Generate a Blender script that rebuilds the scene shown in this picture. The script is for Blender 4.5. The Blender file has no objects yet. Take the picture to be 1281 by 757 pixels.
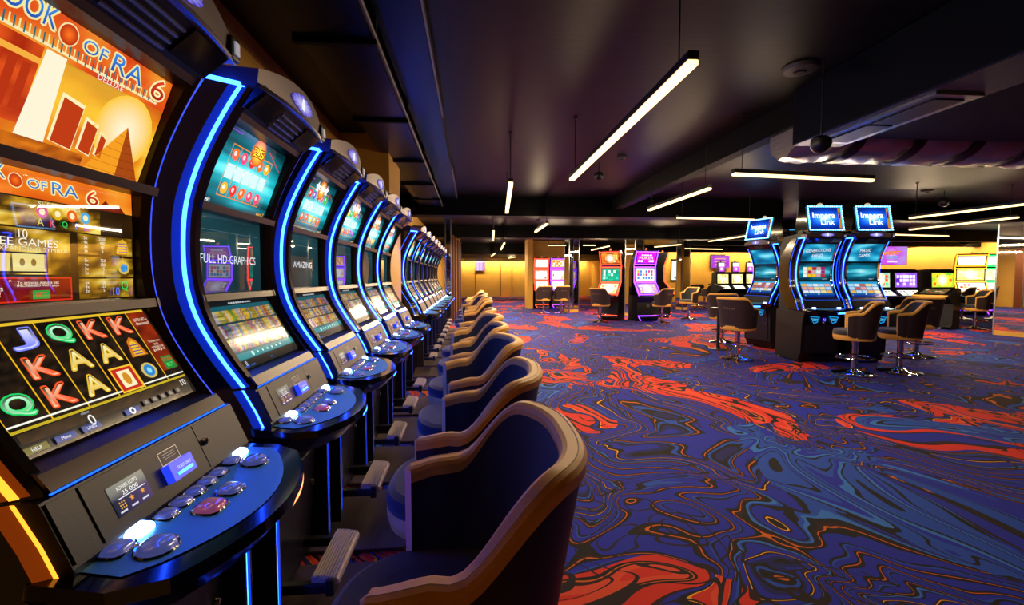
import bpy, bmesh, math, random
from mathutils import Vector, Matrix, noise as mnoise
sc = bpy.context.scene
COL = sc.collection
PI = math.pi
random.seed(7)

# ------------------------------------------------------------------ camera
FPX, CX, CY, CH = 580.0, 640.5, 378.5, 1.3
YAW, PIT = math.radians(5.0), math.radians(3.2)
cam_d = bpy.data.cameras.new('camera'); cam = bpy.data.objects.new('camera', cam_d); COL.objects.link(cam)
cam.location = (0, 0, CH)
cam.rotation_euler = (PI/2 - PIT, 0, -YAW)
cam_d.sensor_width = 36.0; cam_d.lens = 36.0*FPX/1281.0
cam_d.clip_start = 0.02; cam_d.clip_end = 200
sc.camera = cam
# ------------------------------------------------------------------ world and exposure
w = bpy.data.worlds.new('World'); sc.world = w; w.use_nodes = True
w.node_tree.nodes['Background'].inputs[0].default_value = (0.4, 0.42, 0.7, 1)
w.node_tree.nodes['Background'].inputs[1].default_value = 0.004
sc.view_settings.view_transform = 'Standard'; sc.view_settings.look = 'None'
sc.view_settings.exposure = 0.0; sc.view_settings.gamma = 1.0; sc.view_settings.use_curve_mapping = False

_f = Vector((math.sin(YAW)*math.cos(PIT), math.cos(YAW)*math.cos(PIT), -math.sin(PIT)))
_r = Vector((math.cos(YAW), -math.sin(YAW), 0)); _u = _r.cross(_f)
def at_z(px, py, z):
    """photo pixel -> point on the horizontal plane at height z"""
    d = _f + _r*((px-CX)/FPX) - _u*((py-CY)/FPX)
    t = (z-CH)/d.z
    return Vector((0, 0, CH)) + d*t
def at_y(px, py, y):
    d = _f + _r*((px-CX)/FPX) - _u*((py-CY)/FPX)
    return Vector((0, 0, CH)) + d*(y/d.y)

# ------------------------------------------------------------------ materials
def lin(c):
    if isinstance(c, str):
        c = [int(c[i:i+2], 16)/255 for i in (0, 2, 4)]
        return tuple(x/12.92 if x <= .04045 else ((x+.055)/1.055)**2.4 for x in c)
    return tuple(c)
MATS = {}
def mat(name, col=(0.5,)*3, rough=0.5, metal=0.0, emit=None, es=0.0, bump=0.0, bscale=80.0, var=0.0, vscale=4.0, stretch=(1,1,1), spec=0.5, coat=0.0, sheen=0.0):
    if name in MATS: return MATS[name]
    m = bpy.data.materials.new(name); m.use_nodes = True; MATS[name] = m
    nt = m.node_tree; b = nt.nodes['Principled BSDF']
    c = lin(col)
    b.inputs['Base Color'].default_value = (*c, 1)
    b.inputs['Roughness'].default_value = rough
    b.inputs['Metallic'].default_value = metal
    b.inputs['Specular IOR Level'].default_value = spec
    if coat: b.inputs['Coat Weight'].default_value = coat; b.inputs['Coat Roughness'].default_value = .06
    if sheen: b.inputs['Sheen Weight'].default_value = sheen
    if emit is not None:
        b.inputs['Emission Color'].default_value = (*lin(emit), 1); b.inputs['Emission Strength'].default_value = es
    if bump or var:
        tc = nt.nodes.new('ShaderNodeTexCoord'); mp = nt.nodes.new('ShaderNodeMapping'); mp.inputs['Scale'].default_value = stretch
        nt.links.new(tc.outputs['Object'], mp.inputs[0])
    if bump:
        n = nt.nodes.new('ShaderNodeTexNoise'); n.inputs['Scale'].default_value = bscale; n.inputs['Detail'].default_value = 3
        nt.links.new(mp.outputs[0], n.inputs['Vector'])
        bp = nt.nodes.new('ShaderNodeBump'); bp.inputs['Strength'].default_value = bump; bp.inputs['Distance'].default_value = .01
        nt.links.new(n.outputs[0], bp.inputs['Height']); nt.links.new(bp.outputs[0], b.inputs['Normal'])
    if var:
        n2 = nt.nodes.new('ShaderNodeTexNoise'); n2.inputs['Scale'].default_value = vscale; n2.inputs['Detail'].default_value = 4
        nt.links.new(mp.outputs[0], n2.inputs['Vector'])
        r = nt.nodes.new('ShaderNodeValToRGB')
        r.color_ramp.elements[0].position = .3; r.color_ramp.elements[1].position = .7
        r.color_ramp.elements[0].color = (*[x*(1-var) for x in c], 1); r.color_ramp.elements[1].color = (*[min(1, x*(1+var)) for x in c], 1)
        nt.links.new(n2.outputs[0], r.inputs[0]); nt.links.new(r.outputs[0], b.inputs['Base Color'])
    return m
def attr_mat(name, strength, rough=.08, ior=1.5):
    if name in MATS: return MATS[name]
    m = bpy.data.materials.new(name); m.use_nodes = True; MATS[name] = m
    nt = m.node_tree; b = nt.nodes['Principled BSDF']
    a = nt.nodes.new('ShaderNodeVertexColor'); a.layer_name = 'Col'
    nt.links.new(a.outputs[0], b.inputs['Emission Color']); b.inputs['Emission Strength'].default_value = strength
    b.inputs['Base Color'].default_value = (.006, .006, .008, 1); b.inputs['Roughness'].default_value = rough
    b.inputs['IOR'].default_value = ior
    return m
BLACK = mat('black plastic', '0e0e11', .38, bump=.04, bscale=300)
GLOSS = mat('gloss black', '08080b', .12, coat=.3)
BRONZE = mat('bronze frame', '2c211f', .3, .6)
PANEL = mat('dark panel', '15131c', .36, .15, bump=.03, bscale=250)
CABINET = mat('cabinet black', '070709', .42, bump=.05, bscale=200, spec=.35)
SILVER = mat('silver plastic', '5f5458', .42, .5)
CHROME = mat('chrome', 'd8d4d0', .06, 1.0)
STEEL = mat('brushed steel', '9aa2ab', .28, 1.0, bump=.1, bscale=60, stretch=(1, 30, 1))
DECK = mat('brushed deck', '4d9cc4', .36, .4, bump=.1, bscale=40, stretch=(30, 1, 1))
KEY = mat('clear key cap', '6a70a8', .08, .3, coat=1, emit=(.12, .16, .6), es=.3)
KEYRED = mat('red key cap', 'a05078', .08, .3, coat=1, emit=(.5, .12, .3), es=.3)
BLUE = mat('blue led', '0a2a80', .3, emit=(.009, .055, 1.0), es=30.0)
BLUETHIN = mat('blue led thin', '0a2a80', .3, emit=(.01, .10, 1.0), es=2.6)
ORANGE = mat('orange led', '804010', .3, emit=(1.0, .30, .02), es=2.6)
GLOWM = {'blue led': mat('blue led painted halo', '061440', .3, emit=(.004, .03, .5), es=.65), 'orange led': mat('orange led painted halo', '401c06', .3, emit=(.5, .07, .003), es=.35)}  # LED halo on the wings, painted as dim emission
LITKEY = mat('lit key', 'ffffff', .2, emit=(.24, .48, 1.0), es=17)
RED = mat('red led', '801010', .3, emit=(1.0, .035, .012), es=6)
PURPLE = mat('purple led', '401080', .3, emit=(.20, .03, 1.0), es=7)
GREEN = mat('green led', '108020', .3, emit=(.02, 1.0, .16), es=2.6)
YELLOW = mat('yellow led', '806010', .3, emit=(1.0, .42, .02), es=2.8)
CYAN = mat('cyan bulbs', '106080', .3, emit=(.05, .45, 1.0), es=3.0)
BULB = mat('bulb', 'ffffff', .3, emit=(.45, .8, 1.0), es=4.0)
LAMP = mat('lamp diffuser', 'ffffff', .4, emit=(1.0, .66, .27), es=2.9)
LAMPBODY = mat('lamp housing', '141312', .4)
NAVY = mat('navy fabric', '14151f', .75, bump=.25, bscale=500, sheen=.25)
BROWN = mat('brown leather shell', '2a1d1c', .5, bump=.12, bscale=180)
TAN = mat('tan leather', 'dea344', .5, bump=.06, bscale=260)
STITCH = mat('stitching', 'd8c8a0', .7)
LOGO = mat('chair print', '8a7355', .5)
GOLD = mat('gold wall paint', 'c99a3c', .55, .1, bump=.06, bscale=60, var=.08, vscale=1.5)
MIRROR = mat('mirror', 'c8c8c8', .02, 1.0)
DUCT = mat('black duct', '131826', .33, .8, bump=.12, bscale=6, stretch=(6, 1, 1))
FOIL = mat('foil duct', 'b0aca8', .3, .8, bump=.35, bscale=14, stretch=(1, 1, 4))
BEAM = mat('black painted beam', '060607', .55, bump=.1, bscale=30, spec=.12)
WOOD = mat('dark wood board', '4a3a30', .4, var=.25, vscale=6, stretch=(1, 12, 1))
SLAT = mat('bronze fin', '6e3c1c', .35, .5)
GRILLE = mat('vent grille', '17181c', .4, .5)
SCR = attr_mat('screen glow', 1.0, .12, 1.22)
SCRB = attr_mat('bright screen glow', 1.5)
SCRD = attr_mat('glass screen glow', 1.0, .02, 1.9)
INK = mat('deck print', 'cfd6e6', .5, emit=(.7, .75, .9), es=.25)

# ------------------------------------------------------------------ mesh helpers
class MB:
    def __init__(s): s.v = []; s.f = []
    def add(s, vs, fs):
        o = len(s.v); s.v += [tuple(p) for p in vs]; s.f += [tuple(i+o for i in f) for f in fs]; return s
    def box(s, x0, x1, y0, y1, z0, z1, b=0.0):
        if b <= 0:
            return s.add([(x, y, z) for z in (z0, z1) for y in (y0, y1) for x in (x0, x1)],
                         [(0,2,3,1), (4,5,7,6), (0,1,5,4), (1,3,7,5), (3,2,6,7), (2,0,4,6)])
        bm = bmesh.new(); bmesh.ops.create_cube(bm, size=1)
        for v in bm.verts: v.co = Vector(((x0+x1)/2+v.co.x*(x1-x0), (y0+y1)/2+v.co.y*(y1-y0), (z0+z1)/2+v.co.z*(z1-z0)))
        bmesh.ops.bevel(bm, geom=bm.edges[:], offset=b, segments=2, affect='EDGES', profile=.5)
        bm.verts.index_update()
        s.add([v.co[:] for v in bm.verts], [[v.index for v in f.verts] for f in bm.faces]); bm.free(); return s
    def prism(s, pts, x0, x1):
        """profile of (forward d, z) extruded along x; y = -d"""
        n = len(pts)
        vs = [(x0, -d, z) for d, z in pts]+[(x1, -d, z) for d, z in pts]
        return s.add(vs, [tuple(range(n)), tuple(range(2*n-1, n-1, -1))]+[(i, i+n, (i+1) % n+n, (i+1) % n) for i in range(n)])
    def vprism(s, pts, z0, z1):
        n = len(pts)
        vs = [(x, y, z0) for x, y in pts]+[(x, y, z1) for x, y in pts]
        return s.add(vs, [tuple(range(n-1, -1, -1)), tuple(range(n, 2*n))]+[(i, (i+1) % n, (i+1) % n+n, i+n) for i in range(n)])
    def strip(s, A, B, close=False):
        n = len(A)
        m = n if close else n-1
        return s.add(list(A)+list(B), [(i, (i+1) % n, (i+1) % n+n, i+n) for i in range(m)])
    def tube(s, path, r, n=8, close=False):
        path = [Vector(p) for p in path]; N = len(path); rings = []
        for i, p in enumerate(path):
            a = path[(i-1) % N] if (close or i > 0) else p; b = path[(i+1) % N] if (close or i < N-1) else p
            t = (b-a).normalized()
            q = t.cross(Vector((0, 0, 1)))
            if q.length < 1e-3: q = t.cross(Vector((0, 1, 0)))
            q.normalize(); k = q.cross(t)
            rr = r[i] if isinstance(r, (list, tuple)) else r
            rings.append([p+q*math.cos(2*PI*j/n)*rr+k*math.sin(2*PI*j/n)*rr for j in range(n)])
        vs = [v for R in rings for v in R]; fs = []
        for i in range(N if close else N-1):
            i2 = (i+1) % N
            fs += [(i*n+j, i*n+(j+1) % n, i2*n+(j+1) % n, i2*n+j) for j in range(n)]
        if not close: fs += [tuple(range(n-1, -1, -1)), tuple((N-1)*n+j for j in range(n))]
        return s.add(vs, fs)
    def lathe(s, prof, n=24, c=(0, 0)):
        vs = []; fs = []
        for r, z in prof:
            vs += [(c[0]+r*math.cos(2*PI*j/n), c[1]+r*math.sin(2*PI*j/n), z) for j in range(n)]
        for i in range(len(prof)-1):
            fs += [(i*n+j, i*n+(j+1) % n, (i+1)*n+(j+1) % n, (i+1)*n+j) for j in range(n)]
        fs += [tuple(range(n-1, -1, -1)), tuple((len(prof)-1)*n+j for j in range(n))]
        return s.add(vs, fs)
    def rot(s, M):
        s.v = [tuple(M @ Vector(p)) for p in s.v]; return s
    def mesh(s, name, m, smooth=False, sharp=.7):
        if name == 'rim': sharp = 1.3
        me = bpy.data.meshes.new(name); me.from_pydata(s.v, [], s.f); me.validate(); me.update()
        bm = bmesh.new(); bm.from_mesh(me); bmesh.ops.recalc_face_normals(bm, faces=bm.faces[:])
        if smooth:
            for f in bm.faces: f.smooth = True
            for e in bm.edges:
                if len(e.link_faces) == 2 and e.calc_face_angle() > sharp: e.smooth = False
        bm.to_mesh(me); bm.free()
        if m: me.materials.append(m)
        return me
    def build(s, name, m, parent=None, smooth=False, loc=None, rot=None):
        return link(name, s.mesh(name, m, smooth), parent, loc, rot)
def link(name, me, parent=None, loc=None, rot=None):
    o = bpy.data.objects.new(name, me); COL.objects.link(o)
    if parent: o.parent = parent
    if loc is not None: o.location = loc
    if rot is not None: o.rotation_euler = rot
    return o
def thing(name, label, cat, loc=(0, 0, 0), rz=0.0, group=None):
    o = bpy.data.objects.new(name, None); COL.objects.link(o); o.empty_display_size = .2
    o.location = loc; o.rotation_euler = (0, 0, rz); tag(o, label, cat, group); return o
def tag(o, label=None, cat=None, group=None, kind=None):
    if label: o['label'] = label
    if cat: o['category'] = cat
    if group: o['group'] = group
    if kind: o['kind'] = kind
    return o
def struct(name, mb, m, label=None):
    o = mb.build(name, m); o['kind'] = 'structure'
    if label: o['label'] = label
    return o
def copy_tree(o, parent=None, skip=()):
    c = o.copy(); COL.objects.link(c); c.parent = parent
    for ch in list(o.children):
        if ch.name.split('.')[0] in skip: continue
        copy_tree(ch, c, skip)
    return c
ORD = ['first', 'second', 'third', 'fourth', 'fifth', 'sixth', 'seventh', 'eighth', 'ninth', 'tenth']

# ------------------------------------------------------------------ flat screen pictures
_glyph = {}
def glyphs(txt):
    if txt in _glyph: return _glyph[txt]
    cu = bpy.data.curves.new('t', 'FONT'); cu.body = txt; cu.align_x = 'CENTER'; cu.align_y = 'CENTER'; cu.resolution_u = 3
    ob = bpy.data.objects.new('t', cu); COL.objects.link(ob)
    bpy.context.view_layer.update()
    me = ob.to_mesh()
    vs = [(v.co.x, v.co.y) for v in me.vertices]; fs = [tuple(p.vertices) for p in me.polygons]
    ob.to_mesh_clear(); bpy.data.objects.remove(ob); bpy.data.curves.remove(cu)
    if vs:
        x0 = min(v[0] for v in vs); x1 = max(v[0] for v in vs); y0 = min(v[1] for v in vs); y1 = max(v[1] for v in vs)
        vs = [(a-(x0+x1)/2, b-(y0+y1)/2) for a, b in vs]; size = (x1-x0, y1-y0)
    else: size = (1, 1)
    _glyph[txt] = (vs, fs, size); return _glyph[txt]
class Canvas:
    """flat picture in metres, (0,0) lower left, w x h"""
    def __init__(s, w, h): s.w = w; s.h = h; s.v = []; s.c = []; s.f = []; s.L = 0
    def _a(s, vs, cs, fs, layer=None):
        if layer is None: s.L += 1; layer = s.L
        else: s.L = max(s.L, layer)
        o = len(s.v); s.v += [(x*s.w, y*s.h, layer) for x, y in vs]; s.c += cs; s.f += [tuple(i+o for i in f) for f in fs]
    def grid(s, u0, v0, u1, v1, nx, ny, fn, layer=None):
        vs = [(u0+(u1-u0)*i/nx, v0+(v1-v0)*j/ny) for j in range(ny+1) for i in range(nx+1)]
        cs = [lin(fn(x, y)) for x, y in vs]
        s._a(vs, cs, [(j*(nx+1)+i, j*(nx+1)+i+1, (j+1)*(nx+1)+i+1, (j+1)*(nx+1)+i) for j in range(ny) for i in range(nx)], layer)
    def rect(s, u0, v0, u1, v1, col, layer=None):
        n = max(1, int((v1-v0)*10)); s.grid(u0, v0, u1, v1, 1, n, lambda x, y: col, layer)
    def poly(s, pts, col, layer=None): s._a(pts, [lin(col)]*len(pts), [tuple(range(len(pts)))], layer)
    def ell(s, u, v, ru, rv, col, n=16, layer=None): s.poly([(u+ru*math.cos(2*PI*i/n), v+rv*math.sin(2*PI*i/n)) for i in range(n)], col, layer)
    def disc(s, u, v, r, col, n=16, layer=None): s.ell(u, v, r/s.w, r/s.h, col, n, layer)
    def glow(s, u, v, r, c0, c1, n=20, layer=None):
        vs = [(u, v)]+[(u+r/s.w*math.cos(2*PI*i/n), v+r/s.h*math.sin(2*PI*i/n)) for i in range(n)]
        s._a(vs, [lin(c0)]+[lin(c1)]*n, [(0, i+1, (i+1) % n+1) for i in range(n)], layer)
    def frame(s, u0, v0, u1, v1, t, col, layer=None):
        tu, tv = t/s.w, t/s.h; layer = s.L+1 if layer is None else layer
        s.rect(u0, v0, u1, v0+tv, col, layer); s.rect(u0, v1-tv, u1, v1, col, layer)
        s.rect(u0, v0, u0+tu, v1, col, layer); s.rect(u1-tu, v0, u1, v1, col, layer)
    def line(s, u0, v0, u1, v1, t, col, layer=None):
        a = Vector((u0*s.w, v0*s.h)); b = Vector((u1*s.w, v1*s.h)); d = (b-a).normalized(); q = Vector((-d.y, d.x))*t/2
        s.poly([((p.x)/s.w, (p.y)/s.h) for p in (a-q, b-q, b+q, a+q)], col, layer)
    def text(s, txt, u, v, h, col, width=None, rot=0, col2=None, layer=None):
        """h: cap height in metres; width: forced width in metres"""
        vs, fs, (gw, gh) = glyphs(txt)
        k = h/gh; kx = (width/gw) if width else k
        cr, sr = math.cos(rot), math.sin(rot); out = []; cs = []
        for x, y in vs:
            X, Y = x*kx, y*k
            out.append((u+(X*cr-Y*sr)/s.w, v+(X*sr+Y*cr)/s.h))
            t = (y/gh+.5) if gh else 0
            cs.append(lin(col) if col2 is None else tuple(a*(1-t)+b*t for a, b in zip(lin(col2), lin(col))))
        s._a(out, cs, fs, layer)
    def otext(s, txt, u, v, h, col, oc, width=None, rot=0, ow=.12, col2=None):
        """text with a dark or light outline"""
        L = s.L+1
        for a in range(8):
            s.text(txt, u+math.cos(a*PI/4)*h*ow/s.w, v+math.sin(a*PI/4)*h*ow/s.h, h, oc, width, rot, layer=L)
        s.text(txt, u, v, h, col, width, rot, col2)
    def star(s, u, v, r, col, layer=None):
        s.poly([(u+(r if i % 2 == 0 else r*.45)/s.w*math.sin(PI*i/5), v+(r if i % 2 == 0 else r*.45)/s.h*math.cos(PI*i/5)) for i in range(10)], col, layer)
    def mesh(s, name, m, fn, step=None):
        if step is None: step = .0001 if s.L > 24 else .0003
        me = bpy.data.meshes.new(name)
        me.from_pydata([fn(x, y, l*step) for x, y, l in s.v], [], s.f)
        a = me.color_attributes.new('Col', 'FLOAT_COLOR', 'POINT')
        a.data.foreach_set('color', [x for c in s.c for x in (*c, 1.0)])
        me.materials.append(m); me.update(); return me
def mix(a, b, t):
    a, b = lin(a), lin(b); t = max(0, min(1, t)); return tuple(x*(1-t)+y*t for x, y in zip(a, b))
def ns(x, y, z=0.0): return mnoise.noise(Vector((x, y, z)))
def ramp(stops, t):
    if t <= stops[0][0]: return lin(stops[0][1])
    for (a, ca), (b, cb) in zip(stops, stops[1:]):
        if t <= b: return mix(ca, cb, (t-a)/(b-a))
    return lin(stops[-1][1])
def flatmap(w, h, y0=0.0):
    """screen in the local xz plane facing -y, centred in x"""
    return lambda x, z, l: (x-w/2, y0-l, z)
def segmap(w, d0, z0, d1, z1, h, sag=0.0):
    """picture between profile points (d0,z0) bottom and (d1,z1) top, hollow by sag"""
    D = Vector((d1-d0, z1-z0)); n = Vector((D.y, -D.x)).normalized()
    if n.x < 0: n = -n
    def fn(x, y, l):
        t = y/h; o = l-sag*4*t*(1-t)
        return (x-w/2, -(d0+D.x*t+n.x*o), z0+D.y*t+n.y*o)
    return fn

# ------------------------------------------------------------------ carpet material
def carpet_mat():
    m = bpy.data.materials.new('marbled carpet'); m.use_nodes = True
    nt = m.node_tree; N = nt.nodes; Lk = nt.links; b = N['Principled BSDF']
    b.inputs['Roughness'].default_value = .85; b.inputs['Specular IOR Level'].default_value = .25
    tc = N.new('ShaderNodeTexCoord')
    def vmath(op, a, bb=None, sc_=None):
        n = N.new('ShaderNodeVectorMath'); n.operation = op
        if isinstance(a, tuple): n.inputs[0].default_value = a
        else: Lk.new(a, n.inputs[0])
        if bb is not None:
            if isinstance(bb, tuple): n.inputs[1].default_value = bb
            else: Lk.new(bb, n.inputs[1])
        if sc_ is not None: n.inputs['Scale'].default_value = sc_
        return n.outputs[0]
    def math_(op, a, bb=None):
        n = N.new('ShaderNodeMath'); n.operation = op
        for i, q in enumerate((a, bb)):
            if q is None: continue
            if isinstance(q, (int, float)): n.inputs[i].default_value = q
            else: Lk.new(q, n.inputs[i])
        return n.outputs[0]
    def noise(vec, scale, detail=0.0, color=False, dist=0.0, rough=.5):
        n = N.new('ShaderNodeTexNoise'); n.inputs['Scale'].default_value = scale; n.inputs['Detail'].default_value = detail
        n.inputs['Distortion'].default_value = dist; n.inputs['Roughness'].default_value = rough
        Lk.new(vec, n.inputs['Vector']); return n.outputs[1] if color else n.outputs[0]
    def ramp_(fac, stops, interp='LINEAR'):
        n = N.new('ShaderNodeValToRGB'); cr = n.color_ramp; cr.interpolation = interp
        cr.elements[0].position = stops[0][0]; cr.elements[0].color = (*lin(stops[0][1]), 1)
        cr.elements[1].position = stops[-1][0]; cr.elements[1].color = (*lin(stops[-1][1]), 1)
        for p, c in stops[1:-1]:
            e = cr.elements.new(p); e.color = (*lin(c), 1)
        Lk.new(fac, n.inputs[0]); return n.outputs[0]
    def mixc(fac, a, bb):
        n = N.new('ShaderNodeMix'); n.data_type = 'RGBA'; Lk.new(fac, n.inputs['Factor']); Lk.new(a, n.inputs['A']); Lk.new(bb, n.inputs['B']); return n.outputs['Result']
    P = vmath('ADD', vmath('MULTIPLY', tc.outputs['Object'], (1.25, .95, 1.0)), (2.2, 14.6, 0.0))
    def warp(vec, scale, amt, off):
        q = vmath('ADD', vec, (off, off*1.7, off*.3))
        c = noise(q, scale, 0.0, True)
        d = vmath('SUBTRACT', c, (.5, .5, .5))
        return vmath('ADD', vec, vmath('SCALE', d, None, amt))
    P1 = warp(P, .55, 2.6, 3.1)
    P2 = warp(P1, 1.1, 1.1, 11.7)
    P3 = warp(P2, 2.6, .34, 5.3)
    f = noise(P3, .8, 0.0)
    g = noise(vmath('ADD', P2, (31.0, 7.0, 0)), .62, 0.0)
    h = noise(vmath('ADD', P3, (3.0, 57.0, 0)), 1.7, 0.0)
    # long contour sequence
    BL, BD, BK, LB, SK, OR, YE, MR, RD, RO = '111e98', '0c1358', '06040a', '1442a4', '2a68bc', 'c05a0c', 'e09a14', '26070a', 'c8281a', 'd24426'
    seq = [BL, BK, MR, OR, BK, BL, LB, BK, BL, BL, BK, OR, MR, BK, SK, LB, BK, BL, BL, MR, YE, BK, BL, BD, BK, LB, BK, OR, BK, BL]
    wid = [3, 1.2, .7, .5, 1.1, 2.6, .8, 1, 2.8, 2, 1, .45, .9, 1.4, .8, .8, .9, 2.4, 2, .8, .5, 1.4, 2.2, 1.6, 1.1, .9, 1, .38, 1.1, 3]
    def stops(seq, wid, lo, hi):
        T = sum(wid); x = 0; out = []
        for c, q in zip(seq, wid): out.append((lo+(hi-lo)*x/T, c)); x += q
        return out
    fold = math_('PINGPONG', math_('MULTIPLY', f, 4.2), 1.0)
    blue = ramp_(fold, stops(seq, wid, 0, 1), 'CONSTANT')
    seq2 = [BK, RD, RO, MR, OR, BK, RD, RD, MR, BL, BK, YE, RD, RO, BK, MR, RD, OR, BK, BL, LB, BK, RD, MR]
    wid2 = [1, 2, 1.4, .6, .3, .8, 2.2, 1.6, .8, 1.2, .7, .3, 1.6, 1.6, 1.0, .7, 1.8, .4, .8, 1.4, .9, .8, 1.6, 1]
    fold2 = math_('PINGPONG', math_('MULTIPLY', f, 3.2), 1.0)
    red = ramp_(fold2, stops(seq2, wid2, 0, 1), 'CONSTANT')
    m1 = ramp_(g, [(0, (0, 0, 0)), (.575, (1, 1, 1))], 'CONSTANT')
    col = mixc(m1, blue, red)
    # thin dark veins over everything
    v = math_('ABSOLUTE', math_('SUBTRACT', math_('FRACT', math_('MULTIPLY', h, 9.0)), .5))
    vein = ramp_(v, [(0, (1, 1, 1)), (.07, (0, 0, 0))], 'CONSTANT')
    vm = math_('MULTIPLY', vein, math_('GREATER_THAN', noise(vmath('ADD', P1, (9.0, 19.0, 0)), 1.2), .5))
    dark = N.new('ShaderNodeRGB'); dark.outputs[0].default_value = (*lin('1a0a10'), 1)
    col = mixc(vm, col, dark.outputs[0])
    # pale blue pools
    k = math_('GREATER_THAN', noise(vmath('ADD', P3, (77.0, 3.0, 0)), .75), .70)
    pool = ramp_(math_('FRACT', math_('MULTIPLY', h, 5.0)), [(0, LB), (.35, BK), (.45, SK), (.62, BL), (.8, LB), (.93, BK)], 'CONSTANT')
    col = mixc(k, col, pool)
    # pile colour variation
    fib = noise(tc.outputs['Object'], 190.0, 2.0)
    mul = N.new('ShaderNodeMix'); mul.data_type = 'RGBA'; mul.blend_type = 'MULTIPLY'; mul.inputs['Factor'].default_value = .35
    Lk.new(col, mul.inputs['A']); Lk.new(ramp_(fib, [(.3, (.45,)*3), (.7, (1,)*3)]), mul.inputs['B'])
    Lk.new(mul.outputs['Result'], b.inputs['Base Color'])
    bp = N.new('ShaderNodeBump'); bp.inputs['Strength'].default_value = .3; bp.inputs['Distance'].default_value = .004
    Lk.new(fib, bp.inputs['Height']); Lk.new(bp.outputs[0], b.inputs['Normal'])
    return m
def ceiling_mat():
    m = mat('black gloss ceiling', '040304', .42, bump=.10, bscale=2.2, stretch=(1, 9, 1), spec=.25)
    return m

# ------------------------------------------------------------------ room shell
CEIL = 2.8
XL, XR, YB = -1.36, 20.4, -1.6
struct('floor', MB().add([(XL-.2, YB, 0), (XR+.2, YB, 0), (XR+.2, 32, 0), (XL-.2, 32, 0)], [(0, 1, 2, 3)]), carpet_mat(), 'marbled blue, red and orange patterned carpet')
struct('ceiling', MB().box(XL-.2, XR+.2, YB, 32, CEIL, CEIL+.1), ceiling_mat(), 'black glossy ceiling')
struct('wall_left', MB().box(XL-.12, XL, YB, 32, 0, CEIL), GOLD, 'gold painted wall behind the row of machines')
struct('wall_back', MB().box(XL-.2, XR+.2, YB-.1, YB, 0, CEIL), GOLD)
struct('wall_right', MB().box(XR, XR+.12, YB, 32, 0, CEIL), GOLD, 'gold painted wall at the right end of the hall')
struct('wall_far', MB().box(XL, 8, 30.5, 30.62, 0, CEIL), GOLD, 'gold painted wall at the far end of the hall')
struct('wall_far_right', MB().box(8, XR, 23, 23.12, 0, CEIL).box(8, 8.12, 23.12, 30.5, 0, CEIL), GOLD, 'gold painted wall behind the jackpot screen')
for k, x in enumerate((.25, 1.9, 2.65, 5.4)):      # wall panel joints
    struct('trim_%d' % (k+1), MB().box(x, x+.03, 30.47, 30.5, 0, 2.35), SLAT)
# pilasters on the left wall
struct('wall_pilaster', MB().box(XL, -.86, 5.06, 5.80, 0, CEIL), GOLD, 'gold pilaster between the two banks of machines')
# beams
def beam(label, *bx):
    o = MB().box(*bx).build('ceiling_beam', BEAM); o['kind'] = 'structure'; o['label'] = label; return o
beam('black beam running along the hall above the island', 2.72, 2.86, YB, 8.9, 2.58, CEIL)
beam('first black cross beam', XL, XR, 8.9, 9.3, 2.46, CEIL)
beam('second black cross beam', XL, XR, 13.9, 14.4, 2.46, CEIL)
beam('low black soffit at the far end', XL, 8, 21.2, 30.5, 2.32, CEIL)
beam('black soffit beside the duct over the machines', -.52, -.26, YB, 8.9, 2.72, CEIL).data.materials[0] = DUCT
beam('black cross beam at the right', 8.3, XR, 17.0, 17.3, 2.5, CEIL)
# narrow slot diffusers on the soffit edge
for k, (a, b_) in enumerate(((2.0, 4.3), (6.3, 8.6))):
    t = thing('slot_diffuser', 'long white slot air diffuser on the black soffit edge, %s one' % ('nearer' if k == 0 else 'farther'), 'air diffuser', (-.245, (a+b_)/2, 2.76), 0, 'slot diffusers on the soffit')
    L = b_-a
    MB().box(-.013, 0, -L/2, L/2, -.03, .03).build('frame', mat('diffuser frame', '8a8580', .4), t)
    for q in (-.012, .012): MB().box(0, .004, -L/2+.02, L/2-.02, q-.005, q+.005).build('slot', BLACK, t)

# rectangular duct over the left machines: sections with flanges
t = thing('air_duct', 'black rectangular air duct with flanged joints above the left machine row', 'air duct', (0, 0, 0))
x0, x1, zb = -.94, -.54, 2.60
ys = [YB, .1, 1.4, 2.7, 4.0, 5.35, 6.65, 7.9, 8.88]
for a, b_ in zip(ys, ys[1:]):
    MB().box(x0, x1, a, b_, zb, CEIL).build('duct_section', DUCT, t)
for y in ys[1:-1]:
    MB().box(x0-.025, x1+.025, y-.02, y+.02, zb-.025, CEIL, .005).build('flange', BEAM, t)
for k in range(3):
    MB().box(-.86, -.63, 6.75+k*.55, 7.35+k*.55, zb-.012, zb).build('vent', GRILLE, t)
MB().tube([(x1+.015, YB, zb+.01), (x1+.02, 2, zb+.015), (x1+.015, 5, zb+.008), (x1+.015, 8.8, zb+.012)], .012, 6).build('cable', mat('grey cable', '6a5a52', .5), t)

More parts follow.
